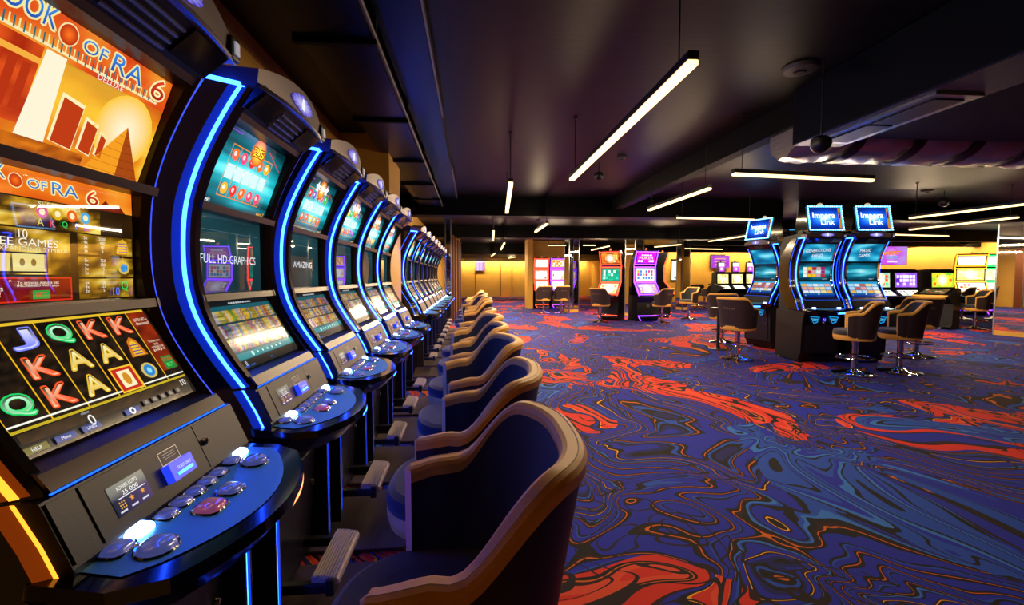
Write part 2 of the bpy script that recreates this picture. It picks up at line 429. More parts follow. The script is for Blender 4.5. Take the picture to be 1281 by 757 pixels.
# duct with grille hanging under the long beam, and foil duct crossing to the right
t = thing('grille_duct', 'black duct with a long rectangular underside grille, upper right', 'air duct', (0, 0, 0))
MB().box(2.60, 3.02, -.5, 3.62, 2.36, CEIL, .008).build('duct_body', DUCT, t)
gx0, gx1 = 2.66, 2.97
MB().box(gx0, gx1, 2.50, 3.48, 2.345, 2.36).build('grille_frame', STEEL, t)
for a, b_ in ((2.56, 3.0), (3.03, 3.42)):
    MB().box(gx0+.06, gx1-.06, a, b_, 2.338, 2.345).build('grille_panel', GRILLE, t)
t = thing('foil_duct', 'silver foil flexible duct with black bands crossing the ceiling at the right', 'air duct', (2.72, 3.98, 2.52))
for i in range(9):
    mb = MB(); prof = []
    n = 20
    rings = []
    for q in range(7):
        x = i*.55+.05+q*.45/6
        bulge = 1+.10*math.sin(PI*q/6)+.02*math.sin(q*2.1+i)
        rr = .30 if i else .30*(.55+.45*min(1, (q+.6)/4))
        rings.append([(x, rr*bulge*math.cos(2*PI*j/n), .17*bulge*math.sin(2*PI*j/n)+(.012*math.sin(3*j+i+q))) for j in range(n)])
    vs = [p for R in rings for p in R]
    fs = [(a*n+j, a*n+(j+1) % n, (a+1)*n+(j+1) % n, (a+1)*n+j) for a in range(6) for j in range(n)]
    fs += [tuple(range(n)), tuple(6*n+j for j in range(n))]
    mb.add(vs, fs).build('foil_section', FOIL, t, True)
    mb = MB(); R0 = [(i*.55+.5, .315*math.cos(2*PI*j/n), .19*math.sin(2*PI*j/n)) for j in range(n)]
    R1 = [(i*.55+.6, y, z) for _, y, z in R0]
    mb.strip(R0, R1, True).build('band', BLACK, t, True)
struct('ceiling_bulkhead', MB().box(3.02, XR, 1.6, 3.62, 2.44, CEIL), BEAM, 'black bulkhead in front of the foil duct')

# ------------------------------------------------------------------ hanging linear lamps
LZ = 2.25
lamps = [((868, 77), (715, 225), 'long warm linear lamp hanging above the open carpet, nearest the camera'),
         ((888, 236), (812, 263), 'linear lamp slanting beside the long beam, left of the island'),
         ((917, 218), (1092, 226), 'linear lamp hanging crosswise directly above the blue island machines'),
         ((847, 272.5), (943, 275), 'linear lamp hanging crosswise to the left of the island toppers'),
         ((887, 302), (935, 295), 'short slanting linear lamp just left of the island machines'),
         ((1138, 273), (1292, 254.5), 'uppermost of the long lamps at the right edge by the green glow'),
         ((1138, 287.5), (1274, 272), 'second of the long lamps at the right edge by the green glow'),
         ((1118, 293.5), (1186, 295.5), 'lowest lamp right of the island, above the jackpot screen'),
         ((639, 229), (634, 266), 'linear lamp seen end-on above the aisle, nearest of those in line'),
         ((617.3, 289), (616.6, 301), 'small end-on lamp over the far aisle, left of three'),
         ((631, 304), (626.5, 312.5), 'small slanting lamp over the far aisle, middle of three'),
         ((684.5, 280), (670, 290), 'slanting lamp in front of the second cross beam above the gold pillar'),
         ((685, 307), (708, 307), 'lamp hanging in front of the gold pillar with machines'),
         ((729.5, 307), (745, 307), 'lamp just right of the mirrored column by the gold pillar'),
         ((740, 313), (762, 308), 'slanting lamp between the gold pillar and the red-lit machine'),
         ((819, 309), (852, 306), 'lamp behind the purple-lit machine topper'),
         ((857, 311), (904, 312), 'lamp behind the square mirrored column left of the island'),
         ((619.5, 317), (614.7, 320.4), 'tiny far lamp over the end of the aisle, left one'),
         ((636, 323), (645, 321.5), 'tiny far lamp over the end of the aisle, right one')]
for k, (a, b_, lab) in enumerate(lamps):
    A, B = at_z(*a, LZ), at_z(*b_, LZ)
    mid = (A+B)/2; L = (B-A).length; ang = math.atan2(B.y-A.y, B.x-A.x)
    t = thing('linear_lamp', lab, 'lamp', mid, ang, 'hanging linear lamps')
    far = mid.y > 8
    hw = .026
    MB().box(-L/2, L/2, -hw, hw, .012, .05, .004).build('housing', LAMPBODY, t)
    MB().box(-L/2+.004, L/2-.004, -hw+.002, hw-.002, -.012, .012, .004).build('diffuser', LAMP, t)
    top = 2.32 if mid.y > 21.2 and mid.x < 8 else (2.46 if 8.9 < mid.y < 9.3 or 13.9 < mid.y < 14.4 else CEIL)
    for sx in (-1, 1):
        wy = mid.y+sx*L*.44*math.sin(ang); top = 2.32 if wy > 21.2 and mid.x < 8 else (2.46 if 8.9 < wy < 9.3 or 13.9 < wy < 14.4 else CEIL)
        MB().tube([(sx*L*.44, 0, .05), (sx*L*.44, 0, top-LZ)], .004, 5).build('hanging_wire', BLACK, t)
        MB().lathe([(.02, top-LZ-.012), (.02, top-LZ)], 10, (sx*L*.44, 0)).build('ceiling_mount', BLACK, t)
    ld = bpy.data.lights.new('lamp_light', 'AREA'); ld.shape = 'RECTANGLE'; ld.size = L*.98; ld.size_y = .010
    ld.energy = (17*L if not far else 60*L); ld.color = (1.0, .74, .44)
    lo = bpy.data.objects.new('lamp_light', ld); COL.objects.link(lo); lo.parent = t; lo.location = (0, 0, -.014)
    for sx in (-1, 1):      # the round diffuser also shines sideways
        ud = ld.copy(); ud.energy = ld.energy*.15; ud.size_y = .008
        uo = bpy.data.objects.new('lamp_sidelight', ud); COL.objects.link(uo); uo.parent = t; uo.location = (0, sx*(hw+.001), 0); uo.rotation_euler = (sx*math.radians(92), 0, 0)
# pendants, domes and detectors on the ceiling
def pendant(px, py, z, r, lab, grp):
    p = at_z(px, py, z)
    t = thing('pendant_speaker', lab, 'speaker', (p.x, p.y, z), 0, grp)
    MB().lathe([(r*.15, -r), (r*.6, -r*.82), (r*.92, -r*.45), (r, 0), (r*.95, r*.5), (r*.5, r*.8)], 20).build('shell', BLACK, t, True)
    MB().tube([(0, 0, r*.75), (0, 0, CEIL-z)], .006, 6).build('cable', BLACK, t)
pendant(1027, 180, 2.22, .065, 'round black pendant speaker hanging beside the foil duct', 'pendant speakers')
pendant(749, 220, 2.62, .06, 'small round black pendant above the aisle near the long lamp', 'pendant speakers')
pendant(1181, 253, 2.6, .08, 'round black pendant speaker above the right-hand lamps', 'pendant speakers')
pendant(673, 273, 2.62, .06, 'small black pendant between the two cross beams', 'pendant speakers')
for (px, py, r, lab) in ((778, 196, .06, 'white round smoke detector on the ceiling right of the long lamp'), (1001, 84, .12, 'round black ceiling speaker ring near the top of the picture'), (1160, 238, .09, 'flat round detector on the ceiling above the right-hand lamps')):
    p = at_z(px, py, CEIL)
    t = thing('ceiling_detector', lab, 'detector', (p.x, p.y, CEIL), 0)
    MB().lathe([(r*.55, -.035), (r*.9, -.025), (r, -.008), (r, 0)], 24).build('housing', mat('detector', '3a3532', .5), t, True)
    MB().lathe([(r*.3, -.045), (r*.4, -.034), (r*.4, -.03)], 16).build('sensor', BLACK, t, True)

# ------------------------------------------------------------------ pictures for the screens
SW = .47
def fire(x, y, z=0.0):
    t = .5+.55*ns(x*3.1, y*3.7, z)+.3*ns(x*8, y*9, z+3)
    return ramp([(0, 'a01c06'), (.3, 'd8480c'), (.5, 'f08a10'), (.72, 'fcc030'), (1, 'fff0a0')], t)
def title_book(c, u, v, h, w):
    c.otext('BOOK', u-.335*w/c.w, v+.012/c.h, h*.92, '3f8fe8', 'f4e9a0', w*.27, 0, .10, '1c4fb8')
    c.disc(u-.02*w/c.w-.12*w/c.w, v, h*.52, 'f6e2a0'); c.glow(u-.14*w/c.w, v, h*.45, 'ff7a20', 'c02408')
    c.otext('OF', u-.0*w/c.w, v-.0/c.h, h*.62, '3f8fe8', 'f4e9a0', w*.13, 0, .13, '1c4fb8')
    c.otext('RA', u+.2*w/c.w, v, h*.9, '3f8fe8', 'f4e9a0', w*.2, 0, .1, '1c4fb8')
    c.otext('6', u+.42*w/c.w, v-.004/c.h, h*1.15, 'e8401c', 'fff0b0', w*.1, 0, .1, 'a81c0c')
def pic_temple(h):
    c = Canvas(SW, h)
    c.grid(0, 0, 1, 1, 26, 20, lambda x, y: mix(fire(x, y, 1.2), 'ffd23c', .55 if .25 < x < .75 and .3 < y < .75 else .15), 0)
    c.grid(0, .72, 1, 1, 22, 6, lambda x, y: ramp([(0, 'd02010'), (.5, 'e85c18'), (1, 'f8a830')], .5+.6*ns(x*5, y*6, 9)), 1)
    # temple gateway, colonnade and steps
    c.grid(0, .2, .3, .74, 8, 10, lambda x, y: mix('e8581c', 'a8240a', .5+.8*ns(x*12, y*9, 2)), 2)
    for k in range(5): c.rect(.02+k*.055, .28, .055+k*.055, .6, 'b83410', 3)
    c.rect(0, .62, .3, .66, 'f8b040', 3)
    c.poly([(.29, .1), (.42, .1), (.40, .74), (.31, .74)], 'fff6d8', 4)
    for k, (a, b_, t) in enumerate(((.43, .55, .52), (.57, .65, .42), (.665, .715, .36))):
        c.poly([(a, .16), (b_, .13), (b_, t-.03), (a, t)], 'fff0b8', 5)
        c.poly([(a+.012, .16), (b_-.004, .14), (b_-.004, t-.06), (a+.012, t-.03)], 'c03c10', 6)
    # generic pyramid and sun in the right half
    c.glow(.80, .42, .085, 'fffbe0', 'ffca38', layer=5)
    c.poly([(.63, .02), (.81, .47), (.83, .02)], 'f8a020', 6); c.poly([(.83, .02), (.81, .47), (.99, .02)], 'a8480c', 6)
    for k in range(6):
        v = .06+k*.065; wl = .18*(1-(v-.02)/.45)
        c.line(.81-wl, v, .82, v-.006, .0012, 'c8700c', 7); c.line(.82, v-.006, .81+wl, v, .0012, '7c300a', 7)
    c.grid(0, 0, .62, .13, 14, 3, lambda x, y: mix('7a2408', 'e88018', .5+.9*ns(x*16, y*18, 4)), 7)
    for k in range(9):
        a = .6+k*.25; c.poly([(.1, .2), (.1+.09*math.cos(a), .2+.13*math.sin(a)), (.1+.075*math.cos(a+.25), .2+.11*math.sin(a+.25))], '6a5a10', 8)
    c.rect(.09, .06, .11, .2, '7a3c10', 8)
    c.rect(.02, .755, .93, .775, 'f8e8b0', 8)
    for k in range(46): c.line(.03+k*.0195, .76, .024+k*.0195, .83, .003, '1c6a78' if k % 2 else 'f4e9a0', 9)
    c.L = 10
    title_book(c, .5, .895, .042, .45)
    c.text('DELUXE', .62, .735, .011, 'f0f0e8', .07)
    return c
def gold_stone(x, y, z=0.0):
    t = .5+.9*ns(x*6, y*9, z)+.5*ns(x*17, y*22, z)
    return ramp([(0, '1c1004'), (.3, '5a3a08'), (.55, 'a87a14'), (.8, 'e0b430'), (1, 'f8dc70')], t)
def pic_paytable(h):
    c = Canvas(SW, h)
    c.grid(0, 0, 1, 1, 30, 24, lambda x, y: mix('140c06', '3a2408', .5+ns(x*5, y*5, 3)), 0)
    c.grid(0, .80, 1, 1, 20, 5, lambda x, y: ramp([(0, 'd83c0c'), (.5, 'f07818'), (1, 'ffb838')], .5+.7*ns(x*4, y*7, 6)), 1)
    for p in ((.82, .86, .06), (.9, .85, .05)): c.poly([(p[0]-p[2], .80), (p[0], p[1]+.03), (p[0]+p[2], .80)], '7a1c06', 2)
    c.grid(.0, .58, .78, .79, 24, 8, lambda x, y: gold_stone(x, y, 1.0), 1)
    c.grid(.0, .225, .60, .565, 24, 12, lambda x, y: gold_stone(x, y, 5.0), 1)
    for k in range(3): c.grid(.64, .40-k*.19, .99, .57-k*.19, 14, 6, lambda x, y: mix(gold_stone(x, y, 8.0), '0c0804', .25), 1)
    c.grid(.02, .02, .60, .205, 14, 4, lambda x, y: mix('8c1408', '5a0c06', .5+ns(x*9, y*9)), 1); c.frame(.02, .02, .60, .205, .003, 'd83018', 2)
    c.L = 3
    title_book(c, .45, .905, .028, .32)
    for k, tx in enumerate(('2000', '200', '20')): c.text(tx, .15, .735-k*.05, .011, 'f4f0d8', None, layer=30)
    c.text('SUBSTITUTES', .55, .765, .009, 'f0e8c0', .1, layer=30)
    for k, col in enumerate(('e05a8a', 'e0b020', 'f06018', '50b0e0')): c.disc(.46+k*.075, .705, .013, col, 10, layer=30); c.disc(.46+k*.075, .705, .007, 'fff0c0', 8, layer=31)
    for k, (tx, col) in enumerate((('A', 'f0d040'), ('K', 'e84020'), ('Q', '30d060'), ('J', '5a70f0'), ('10', 'e040d0'))): c.text(tx, .45+k*.06, .625, .015, col, layer=30)
    c.text('10', .37, .525, .017, 'fff6d8', layer=30); c.text('FREE GAMES', .37, .465, .015, 'fff6d8', .15, layer=30)
    c.text('SPECIAL EXPANDING SYMBOL', .35, .415, .0085, 'f0e0a0', .22, layer=30)
    c.poly([(.17, .25), (.31, .245), (.31, .375), (.17, .38)], 'e8d070', 30); c.poly([(.32, .245), (.46, .25), (.46, .38), (.32, .375)], 'f0dc88', 30)
    c.frame(.155, .238, .475, .39, .003, '2a1606', 31)
    for u in (.21, .25, .36, .41): c.ell(u, .315, .012, .03, '9a7018', 8, layer=32)
    for k in range(3):
        y = .485-k*.19
        for q, (a, b_) in enumerate((('5x', '2000'), ('4x', '400'), ('3x', '40'), ('2x', '5'))) if k == 0 else enumerate((('5x', '750'), ('4x', '100'), ('3x', '15'), ('2x', '5'))) if k == 1 else enumerate((('5x', '100'), ('4x', '25'), ('3x', '5'))):
            c.text(a, .68, y+.055-q*.036, .0075, 'f8f0d0', layer=30); c.text(b_, .78, y+.055-q*.036, .0075, 'f8f0d0', layer=30)
    c.poly([(.87, .42), (.96, .42), (.945, .53), (.915, .56), (.885, .53)], 'e8b020', 30)
    for q in range(4): c.rect(.885, .435+q*.025, .945, .443+q*.025, '3a50a0', 31)
    c.ell(.92, .29, .04, .06, 'd8b840', 14, layer=30); c.ell(.92, .29, .026, .04, '3a90d8', 12, layer=31)
    c.text('Q', .92, .12, .025, '30e060', layer=30); c.text('J', .965, .075, .02, 'b060f0', layer=30); c.text('10', .86, .075, .02, '6a80f8', layer=30)
    c.text('EXTRA BET is', .17, .125, .010, 'fff0d0', .1, layer=30); c.text('deactivated!', .17, .085, .010, 'fff0d0', .09, layer=30)
    c.text('To activate make a bet', .43, .165, .006, 'fff0d0', .09, layer=30); c.text('INCREASED WIN pays', .43, .14, .006, 'fff0d0', .09, layer=30)
    c.rect(.40, .04, .48, .105, '2aa040', 30); c.text('BET', .44, .072, .010, 'e02018', layer=31)
    return c
def pic_reels(h):
    c = Canvas(SW, h)
    c.grid(0, 0, 1, 1, 36, 30, lambda x, y: mix('0c0806', '3c2a1a', max(0, .25+.9*ns(x*14, y*16, 3)+.5*ns(x*40, y*44, 1))), 0)
    c.grid(.86, .30, .985, .96, 5, 10, lambda x, y: mix('a0300c', '5a1408', .5+ns(x*12, y*12)), 1)
    for u in (0.005, .175, .345, .515, .685, .855): c.rect(u-.003, .19, u+.003, .955, 'f0b818', 2)
    c.rect(0, .945, .985, .968, 'e8c030', 3); c.rect(0, .185, .99, .205, 'c8b020', 3)
    c.line(0, .235, .99, .235, .0035, 'fffbe8', 9)
    cols = dict(J=('7a84ff', 'dfe2ff'), Q=('20d868', 'c8ffd8'), K=('ff5a28', 'ffc8a0'), A=('f0c030', 'fff6b0'))
    for r, row in enumerate(('JJQK', ' KAA', 'QKA ')):
        for k, ch in enumerate(row):
            if ch == ' ': continue
            u = .09+k*.17+(.17 if r == 0 and False else 0); v = .83-r*.235
            a, b_ = cols[ch]
            c.L = 10; c.otext(ch, u+.0, v, .042, '1c1208', a, .05, 0, .07, b_); c.text(ch, u, v, .036, b_, .041, 0, a)
    c.L = 20
    for (u, v) in ((.77, .83),):
        a, b_ = cols['K']; c.otext('K', u, v, .042, '1c1208', a, .05, 0, .07, b_); c.text('K', u, v, .036, b_, .041, 0, a)
    # gold mask symbol
    c.poly([(.715, .5), (.825, .5), (.80, .66), (.77, .70), (.74, .66)], 'd8781c', 24); c.poly([(.735, .51), (.805, .51), (.79, .64), (.77, .665), (.75, .64)], 'f0c030', 25)
    for q in range(4): c.rect(.742, .52+q*.03, .798, .53+q*.03, '5a3a90', 26)
    # framed book page symbol
    c.rect(.535, .21, .675, .45, 'c8281c', 24); c.frame(.535, .21, .675, .45, .004, 'f8c830', 25); c.rect(.565, .25, .645, .41, 'fff0c0', 26); c.ell(.605, .33, .022, .06, 'd89020', 10, layer=27)
    c.ell(.60+.165, .345, .05, .08, 'd8c060', 16, layer=24); c.ell(.765, .345, .035, .06, '2a88d0', 14, layer=25); c.ell(.765, .345, .015, .03, '90e0ff', 10, layer=26)
    a, b_ = cols['Q']; c.L = 27; c.otext('Q', .925-.0, .4, .001, a, a)
    c.text('EXTRA BET is', .92, .86, .008, 'fff0d8', .045); c.text('deactivated!', .92, .82, .008, 'fff0d8', .045)
    for k, tx in enumerate(('To activate make a', 'bet for', 'INCREASED WIN', 'pays')): c.text(tx, .92, .62-k*.035, .0065, 'ffe8c8', .042 if k != 1 else .016)
    c.rect(.885, .30, .965, .44, '208838', 33); c.text('EXTRA', .925, .405, .010, 'e03018', .032); c.text('BET', .925, .345, .010, '60f070', .024)
    # status bar
    c.rect(0, 0, 1, .18, '0a0a10', 5)
    c.grid(.02, .10, .98, .175, 20, 2, lambda x, y: mix('1c140c', '4a3420', .5+ns(x*20, y*20)), 6)
    c.text('CREDIT', .30, .165, .004, 'c8d0e0', layer=34); c.text('0', .31, .10, .022, 'ffffff', layer=34); c.text('10', .93, .13, .016, 'ffffff', layer=34)
    for k, u in enumerate((.05, .17, .29, .52)): c.rect(u-.045, .025, u+.045, .075, '123a8c' if k else '6a6428', 34)
    for k, (u, tx) in enumerate(((.05, 'HELP'), (.17, 'Menu'), (.29, 'LINES'))): c.text(tx, u, .05, .006, 'e8f0ff', layer=35)
    c.disc(.52, .05, .008, 'e8f0ff', layer=35); c.disc(.52, .05, .004, '123a8c', layer=36)
    for k in range(5): c.rect(.60+k*.06, .05, .64+k*.06, .10, '4a4038', 34); c.disc(.62+k*.06, .075, .005, '8a8078', layer=35)
    return c
FR = ['d82818', 'f0a010', 'f0d020', 'e84060', '40b030', '9030c0', 'e06010']
def pic_fruit(h, seed, title):
    rnd = random.Random(seed); c = Canvas(SW, h)
    c.grid(0, 0, 1, 1, 26, 18, lambda x, y: ramp([(0, '04262c'), (.35, '0a6c78'), (.6, '20b4c0'), (.85, '7af0f0'), (1, 'd8fffc')], .98-1.5*abs(y-.48)-.75*abs(x-.5)+.3*ns(x*1.5, y*14, seed)), 0)
    u0, u1 = .2, .82
    for k in range(6): c.rect(u0+k*(u1-u0)/5-.003, .16, u0+k*(u1-u0)/5+.003, .80, 'c87a20', 2)
    c.rect(u0, .155, u1, .168, 'c87a20', 3); c.rect(u0, .795, u1, .808, 'c87a20', 3)
    for i in range(5):
        for j in range(3):
            col = rnd.choice(FR); u = u0+(i+.5)*(u1-u0)/5; v = .26+j*.215
            if j == 1: c.grid(u-.05, v-.09, u+.05, v+.09, 3, 3, lambda x, y, cc=col: mix(cc, 'b0fbf8', .8), 1); continue
            c.L = 3; c.disc(u, v, .021, col, 12, layer=4); c.disc(u-.008, v+.012, .009, mix(col, 'ffffff', .5), 8, layer=5)
            if rnd.random() < .4: c.disc(u+.015, v+.02, .014, col, 10, layer=4)
    c.glow(.55, .84, .05, 'ffdf50', 'c04a10', layer=6); c.L = 7
    if title: c.otext(title, .55, .84, .03, 'f8d030', '7a1008', .08)
    else:
        for k in range(3): c.star(.4+k*.14, .86, .03, 'e8e8f0', 7)
        c.text('Joker', .55, .86, .04, 'f4f8ff', .16, .05)
    c.line(.7, .93, .97, .74, .0025, 'c02020', 8); c.line(.1, .95, .26, .95, .003, '7a30c0', 8)
    c.text('GAMES', .09, .07, .011, 'e8f0f0', .05, layer=9); c.text('extra 7', .9, .07, .012, 'f0b030', .06, layer=9)
    return c
def pic_glass(h, l1, seed):
    c = Canvas(SW, h)
    c.grid(0, 0, 1, 1, 14, 12, lambda x, y: mix('0e1c22', '1c4a52', .4+.5*ns(x*2, y*2.5, seed)+.3*y), 0)
    if l1: c.text(l1, .5, .44, .030, 'dfeef4', .38 if len(l1) > 8 else .26)
    c.rect(.05, .80, .95, .805, '5a7080', 2)
    return c
def pic_blur(h, seed):
    rnd = random.Random(seed); c = Canvas(SW, h)
    c.grid(0, 0, 1, 1, 10, 10, lambda x, y: mix('071418', '0e5a66', .5+.5*math.sin(y*9)), 0)
    c.rect(0, .90, 1, 1, '14181c', 1)
    for k in range(10): c.rect(.34+k*.035, .92, .365+k*.035, .945, 'c8ccd0', 2)
    for r in range(3):
        v0 = .66-r*.205
        cols = [rnd.choice(('f0c010', 'e8e4d8', 'd04810', 'f09808', 'b8c4f0', 'b01c10', '5a9a2a', 'f4d850', '3060c0')) for _ in range(44)]
        def f(x, y, cols=cols, s=r):
            q = cols[int(max(0, min(.999, x+.02*ns(x*3, y*30, s)))*43)]
            q2 = cols[int(max(0, min(.999, (x*.5+.3*abs(ns(y*40, s)))))*43)]
            return mix(mix(q, q2, .25), '081418', .30+.9*abs(ns(x*4, y*70, s)))
        c.grid(.03, v0, .97, v0+.175, 43, 9, f, 3)
    c.grid(0, .13, 1, .22, 10, 2, lambda x, y: '0c8a94', 3)
    for k in range(7): c.disc(.25+k*.08, .175, .009 if k == 0 else .005, 'a8f4f0', 10, layer=4)
    c.rect(0, 0, 1, .12, '060a10', 3); c.text('0', .09, .075, .018, 'e8f0ff', layer=4); c.rect(.04, .02, .12, .045, '1c50b0', 4); c.rect(.14, .02, .2, .045, '1c50b0', 4)
    c.rect(.46, .03, .5, .06, '2040a0', 4)
    return c

# ------------------------------------------------------------------ curved slot machine
BPTS = [(.700, 1.872), (.655, 1.80), (.605, 1.71), (.560, 1.61), (.528, 1.50), (.518, 1.37), (.526, 1.26), (.555, 1.16), (.612, 1.055), (.678, .958)]
def smooth_curve(pts, k=4):
    out = []
    P = [Vector(p) for p in pts]
    for i in range(len(P)-1):
        p0 = P[max(0, i-1)]; p1 = P[i]; p2 = P[i+1]; p3 = P[min(len(P)-1, i+2)]
        for j in range(k):
            t = j/k
            out.append(.5*((2*p1)+(p2-p0)*t+(2*p0-5*p1+4*p2-p3)*t*t+(3*p1-p0-3*p2+p3)*t**3))
    out.append(P[-1]); return out
BC = smooth_curve(BPTS)
SEG = dict(top=((.505, 1.53), (.603, 1.787)), mid=((.490, 1.245), (.492, 1.508)), low=((.632, 1.0), (.505, 1.222)))
def seg_len(k): a, b_ = SEG[k]; return (Vector(b_)-Vector(a)).length
def mkscreen(c, k, name, m):
    (d0, z0), (d1, z1) = SEG[k]; return c.mesh(name, m, segmap(SW, d0, z0, d1, z1, c.h, 0.0))
MESH = {}
def M_(key, fn):
    if key not in MESH: MESH[key] = fn()
    return MESH[key]
def wing(sign, x_in, x_out, curve, back):
    A = [(sign*x_in, -d, z) for d, z in curve]; B = [(sign*x_out, -(d-back), z) for d, z in curve]
    return A, B
LOWC = [Vector(p) for p in ((.678, .950), (.715, .880), (.748, .800))]
def led_on_wing(sign, x_in, x_out, curve, back, f, width, lift=.004, r=.0):
    """flat bar lying on the slanted wing at fraction f of its width"""
    mb = MB(); A = []; B = []; Cc = []; D = []
    n = Vector((sign*back, -(x_out-x_in), 0)).normalized()
    for d, z in curve:
        a = Vector((sign*x_in, -d, z)); b_ = Vector((sign*x_out, -(d-back), z))
        p = a.lerp(b_, f); t = (b_-a).normalized()
        A.append(p-t*width/2); B.append(p+t*width/2); Cc.append(p+t*width/2+n*lift); D.append(p-t*width/2+n*lift)
    N = len(A); vs = A+B+Cc+D; fs = []
    for i in range(N-1):
        for q in range(4):
            q2 = (q+1) % 4; fs.append((q*N+i, q*N+i+1, q2*N+i+1, q2*N+i))
    fs += [(0, N, 2*N, 3*N), (N-1, 2*N-1, 3*N-1, 4*N-1)]
    return mb.add(vs, fs)
XI, XO, WB = .262, .345, .115
def deck_plan(k=1.0, inset=0.0):
    pts = [(-.30+inset, -.665-inset*.3), (-.315+inset, -.80)]
    n = 12
    for i in range(n+1):
        a = -1+2*i/n
        pts.append((a*(.275-inset), -(.945-inset-.075*a*a)))
    pts += [(.315-inset, -.80), (.30-inset, -.665-inset*.3)]
    return pts
KEYS = [('lit', .22, .738), ('lit', -.155, .742), ('sm', .101, .750), ('sm', .053, .750), ('sm', .004, .752), ('sm', -.044, .752), ('sm', -.095, .754),
        ('sq', -.212, .746), ('sq', .173, .742), ('rd', .180, .798), ('rd', -.200, .803), ('wide', .024, .815), ('red', -.056, .815)]
def deck_z(d): return .836-(d-.665)*.10
def build_curved(label, grp, loc, rz, pics, left_led=None, led=None, ledthin=None, edge=None, keys=True, topper=None, footrest=True, chromerail=False, board=True):
    led = led or BLUE; ledthin = ledthin or BLUETHIN; edge = edge or BLUE
    t = thing('slot_machine', label, 'slot machine', loc, rz, grp)
    # lower cabinet with toe recess
    def f():
        mb = MB().prism([(.02, .03), (.60, .03), (.63, .12), (.66, .14), (.68, .60), (.72, .74), (.72, .775), (.02, .775)], -.285, .285)
        return mb.mesh('cabinet', CABINET)
    cab = link('cabinet', M_('cab', f), t)
    for sx in (-1, 1):
        link('plinth_foot', M_('foot%d' % sx, lambda: MB().box(sx*.2-.05, sx*.2+.05, -.58, -.08, 0, .03, .004).mesh('plinth_foot', BLACK)), t)
    link('cabinet_door', M_('cdoor', lambda: MB().prism([(.668, .17), (.69, .58), (.684, .585), (.66, .17)], -.23, .23).mesh('cabinet_door', PANEL)), cab)
    link('lock', M_('lock', lambda: MB().lathe([(.011, 0), (.011, .012), (.007, .014)], 12).rot(Matrix.Translation((.19, -.686, .45)) @ Matrix.Rotation(PI/2, 4, 'X')).mesh('lock', CHROME)), cab)
    for sx in (-1, 1) if not topper else ():
        link('led_strip', M_('vled%d%s' % (sx, led.name), lambda: MB().box(sx*.262-.009, sx*.262+.009, -.728, -.64, .18, .735).mesh('led_strip', ledthin if False else led)), t)
        for q in (-1, 1): link('led_cover', M_('vcov%d%d' % (sx, q), lambda: MB().box(sx*.262+q*.015-.005, sx*.262+q*.015+.005, -.735, -.64, .14, .742).mesh('led_cover', BLACK)), t)
    # upper body
    def f():
        back = [(.05, .775), (.05, 1.80), (.16, 1.93), (.56, 1.95), (.66, 1.92), (.675, 1.875)]
        fr = [(d-.045, z) for d, z in BC]+[(.70, .80), (.70, .775)]
        return MB().prism(back+fr, -XI-.01, XI+.01).mesh('upper_body', CABINET)
    link('upper_body', M_('ub', f), t)
    # side wings
    led0, thin0 = led, ledthin
    for sx in (-1, 1):
        led, ledthin = (left_led, left_led) if (left_led and sx < 0) else (led0, thin0)
        def f():
            mb = MB(); cv = list(BC)+LOWC
            A, B = wing(sx, XI, XO, cv, WB); mb.strip(A, B)
            C = [(sx*XO, -max(.06, d-WB-(.26 if z < 1.6 else .26-.12*(z-1.6)/.27)), z) for d, z in cv]; mb.strip(B, C)
            D = [(sx*XI, y, z) for _, y, z in C]; mb.strip(C, D)
            mb.add([A[0], B[0], C[0], D[0]], [(0, 1, 2, 3)]); mb.add([A[-1], B[-1], C[-1], D[-1]], [(0, 1, 2, 3)])
            return mb.mesh('side_wing', GLOSS, True)
        link('side_wing', M_('wing%d' % sx, f), t)
        cv = BC
        link('led_strip', M_('l1%d%s' % (sx, led.name), lambda: led_on_wing(sx, XI, XO, cv, WB, .22, .011, .006).mesh('led_strip', led)), t)
        link('led_strip', M_('l2%d%s' % (sx, led.name), lambda: led_on_wing(sx, XI, XO, cv, WB, .86, .0055).mesh('led_strip', ledthin)), t)
        link('led_strip', M_('l3%d%s' % (sx, led.name), lambda: led_on_wing(sx, XI, XO, LOWC, WB, .22, .0105, .006).mesh('led_strip', led)), t)
        link('led_strip', M_('l4%d%s' % (sx, led.name), lambda: led_on_wing(sx, XI, XO, LOWC, WB, .86, .0055).mesh('led_strip', ledthin)), t)
        for cv2, kk in ((BC, 'g1'), (LOWC, 'g2')):  # wide faint bands imitate the glow around each LED strip
            link('led_halo', M_('%s%d%s' % (kk, sx, led.name), lambda: led_on_wing(sx, XI, XO, cv2, WB, .26, .046, .002).mesh('led_halo', GLOWM[led.name])), t)
        def f():
            mb = MB()
            for (d, z) in ((BC[0].x, BC[0].y),):
                a = Vector((sx*XI, -d, z)); b_ = Vector((sx*XO, -(d-WB), z)); n = Vector((sx*WB, -(XO-XI), 0)).normalized()*.004
                p, q = a.lerp(b_, .16), a.lerp(b_, .9); h = Vector((0, 0, .006)); mb.add([p-h, q-h, q+h, p+h, p-h+n, q-h+n, q+h+n, p+h+n], [(0, 1, 2, 3), (4, 5, 6, 7), (0, 1, 5, 4), (2, 3, 7, 6)])
            return mb.mesh('led_strip', led)
        link('led_strip', M_('l5%d%s' % (sx, led.name), f), t)
        # rail beside the screens
        def f():
            mb = MB(); a = [(sx*XI, -d, z) for d, z in BC]; b_ = [(sx*(XI-.014), -d-.006, z) for d, z in BC]; c = [(sx*(SW/2+.002), -(d-.012), z) for d, z in BC]; e = [(sx*(SW/2+.002), -(d-.06), z) for d, z in BC]
            mb.strip(a, b_).strip(b_, c).strip(c, e); return mb.mesh('screen_rail', CHROME if chromerail else BRONZE, True)
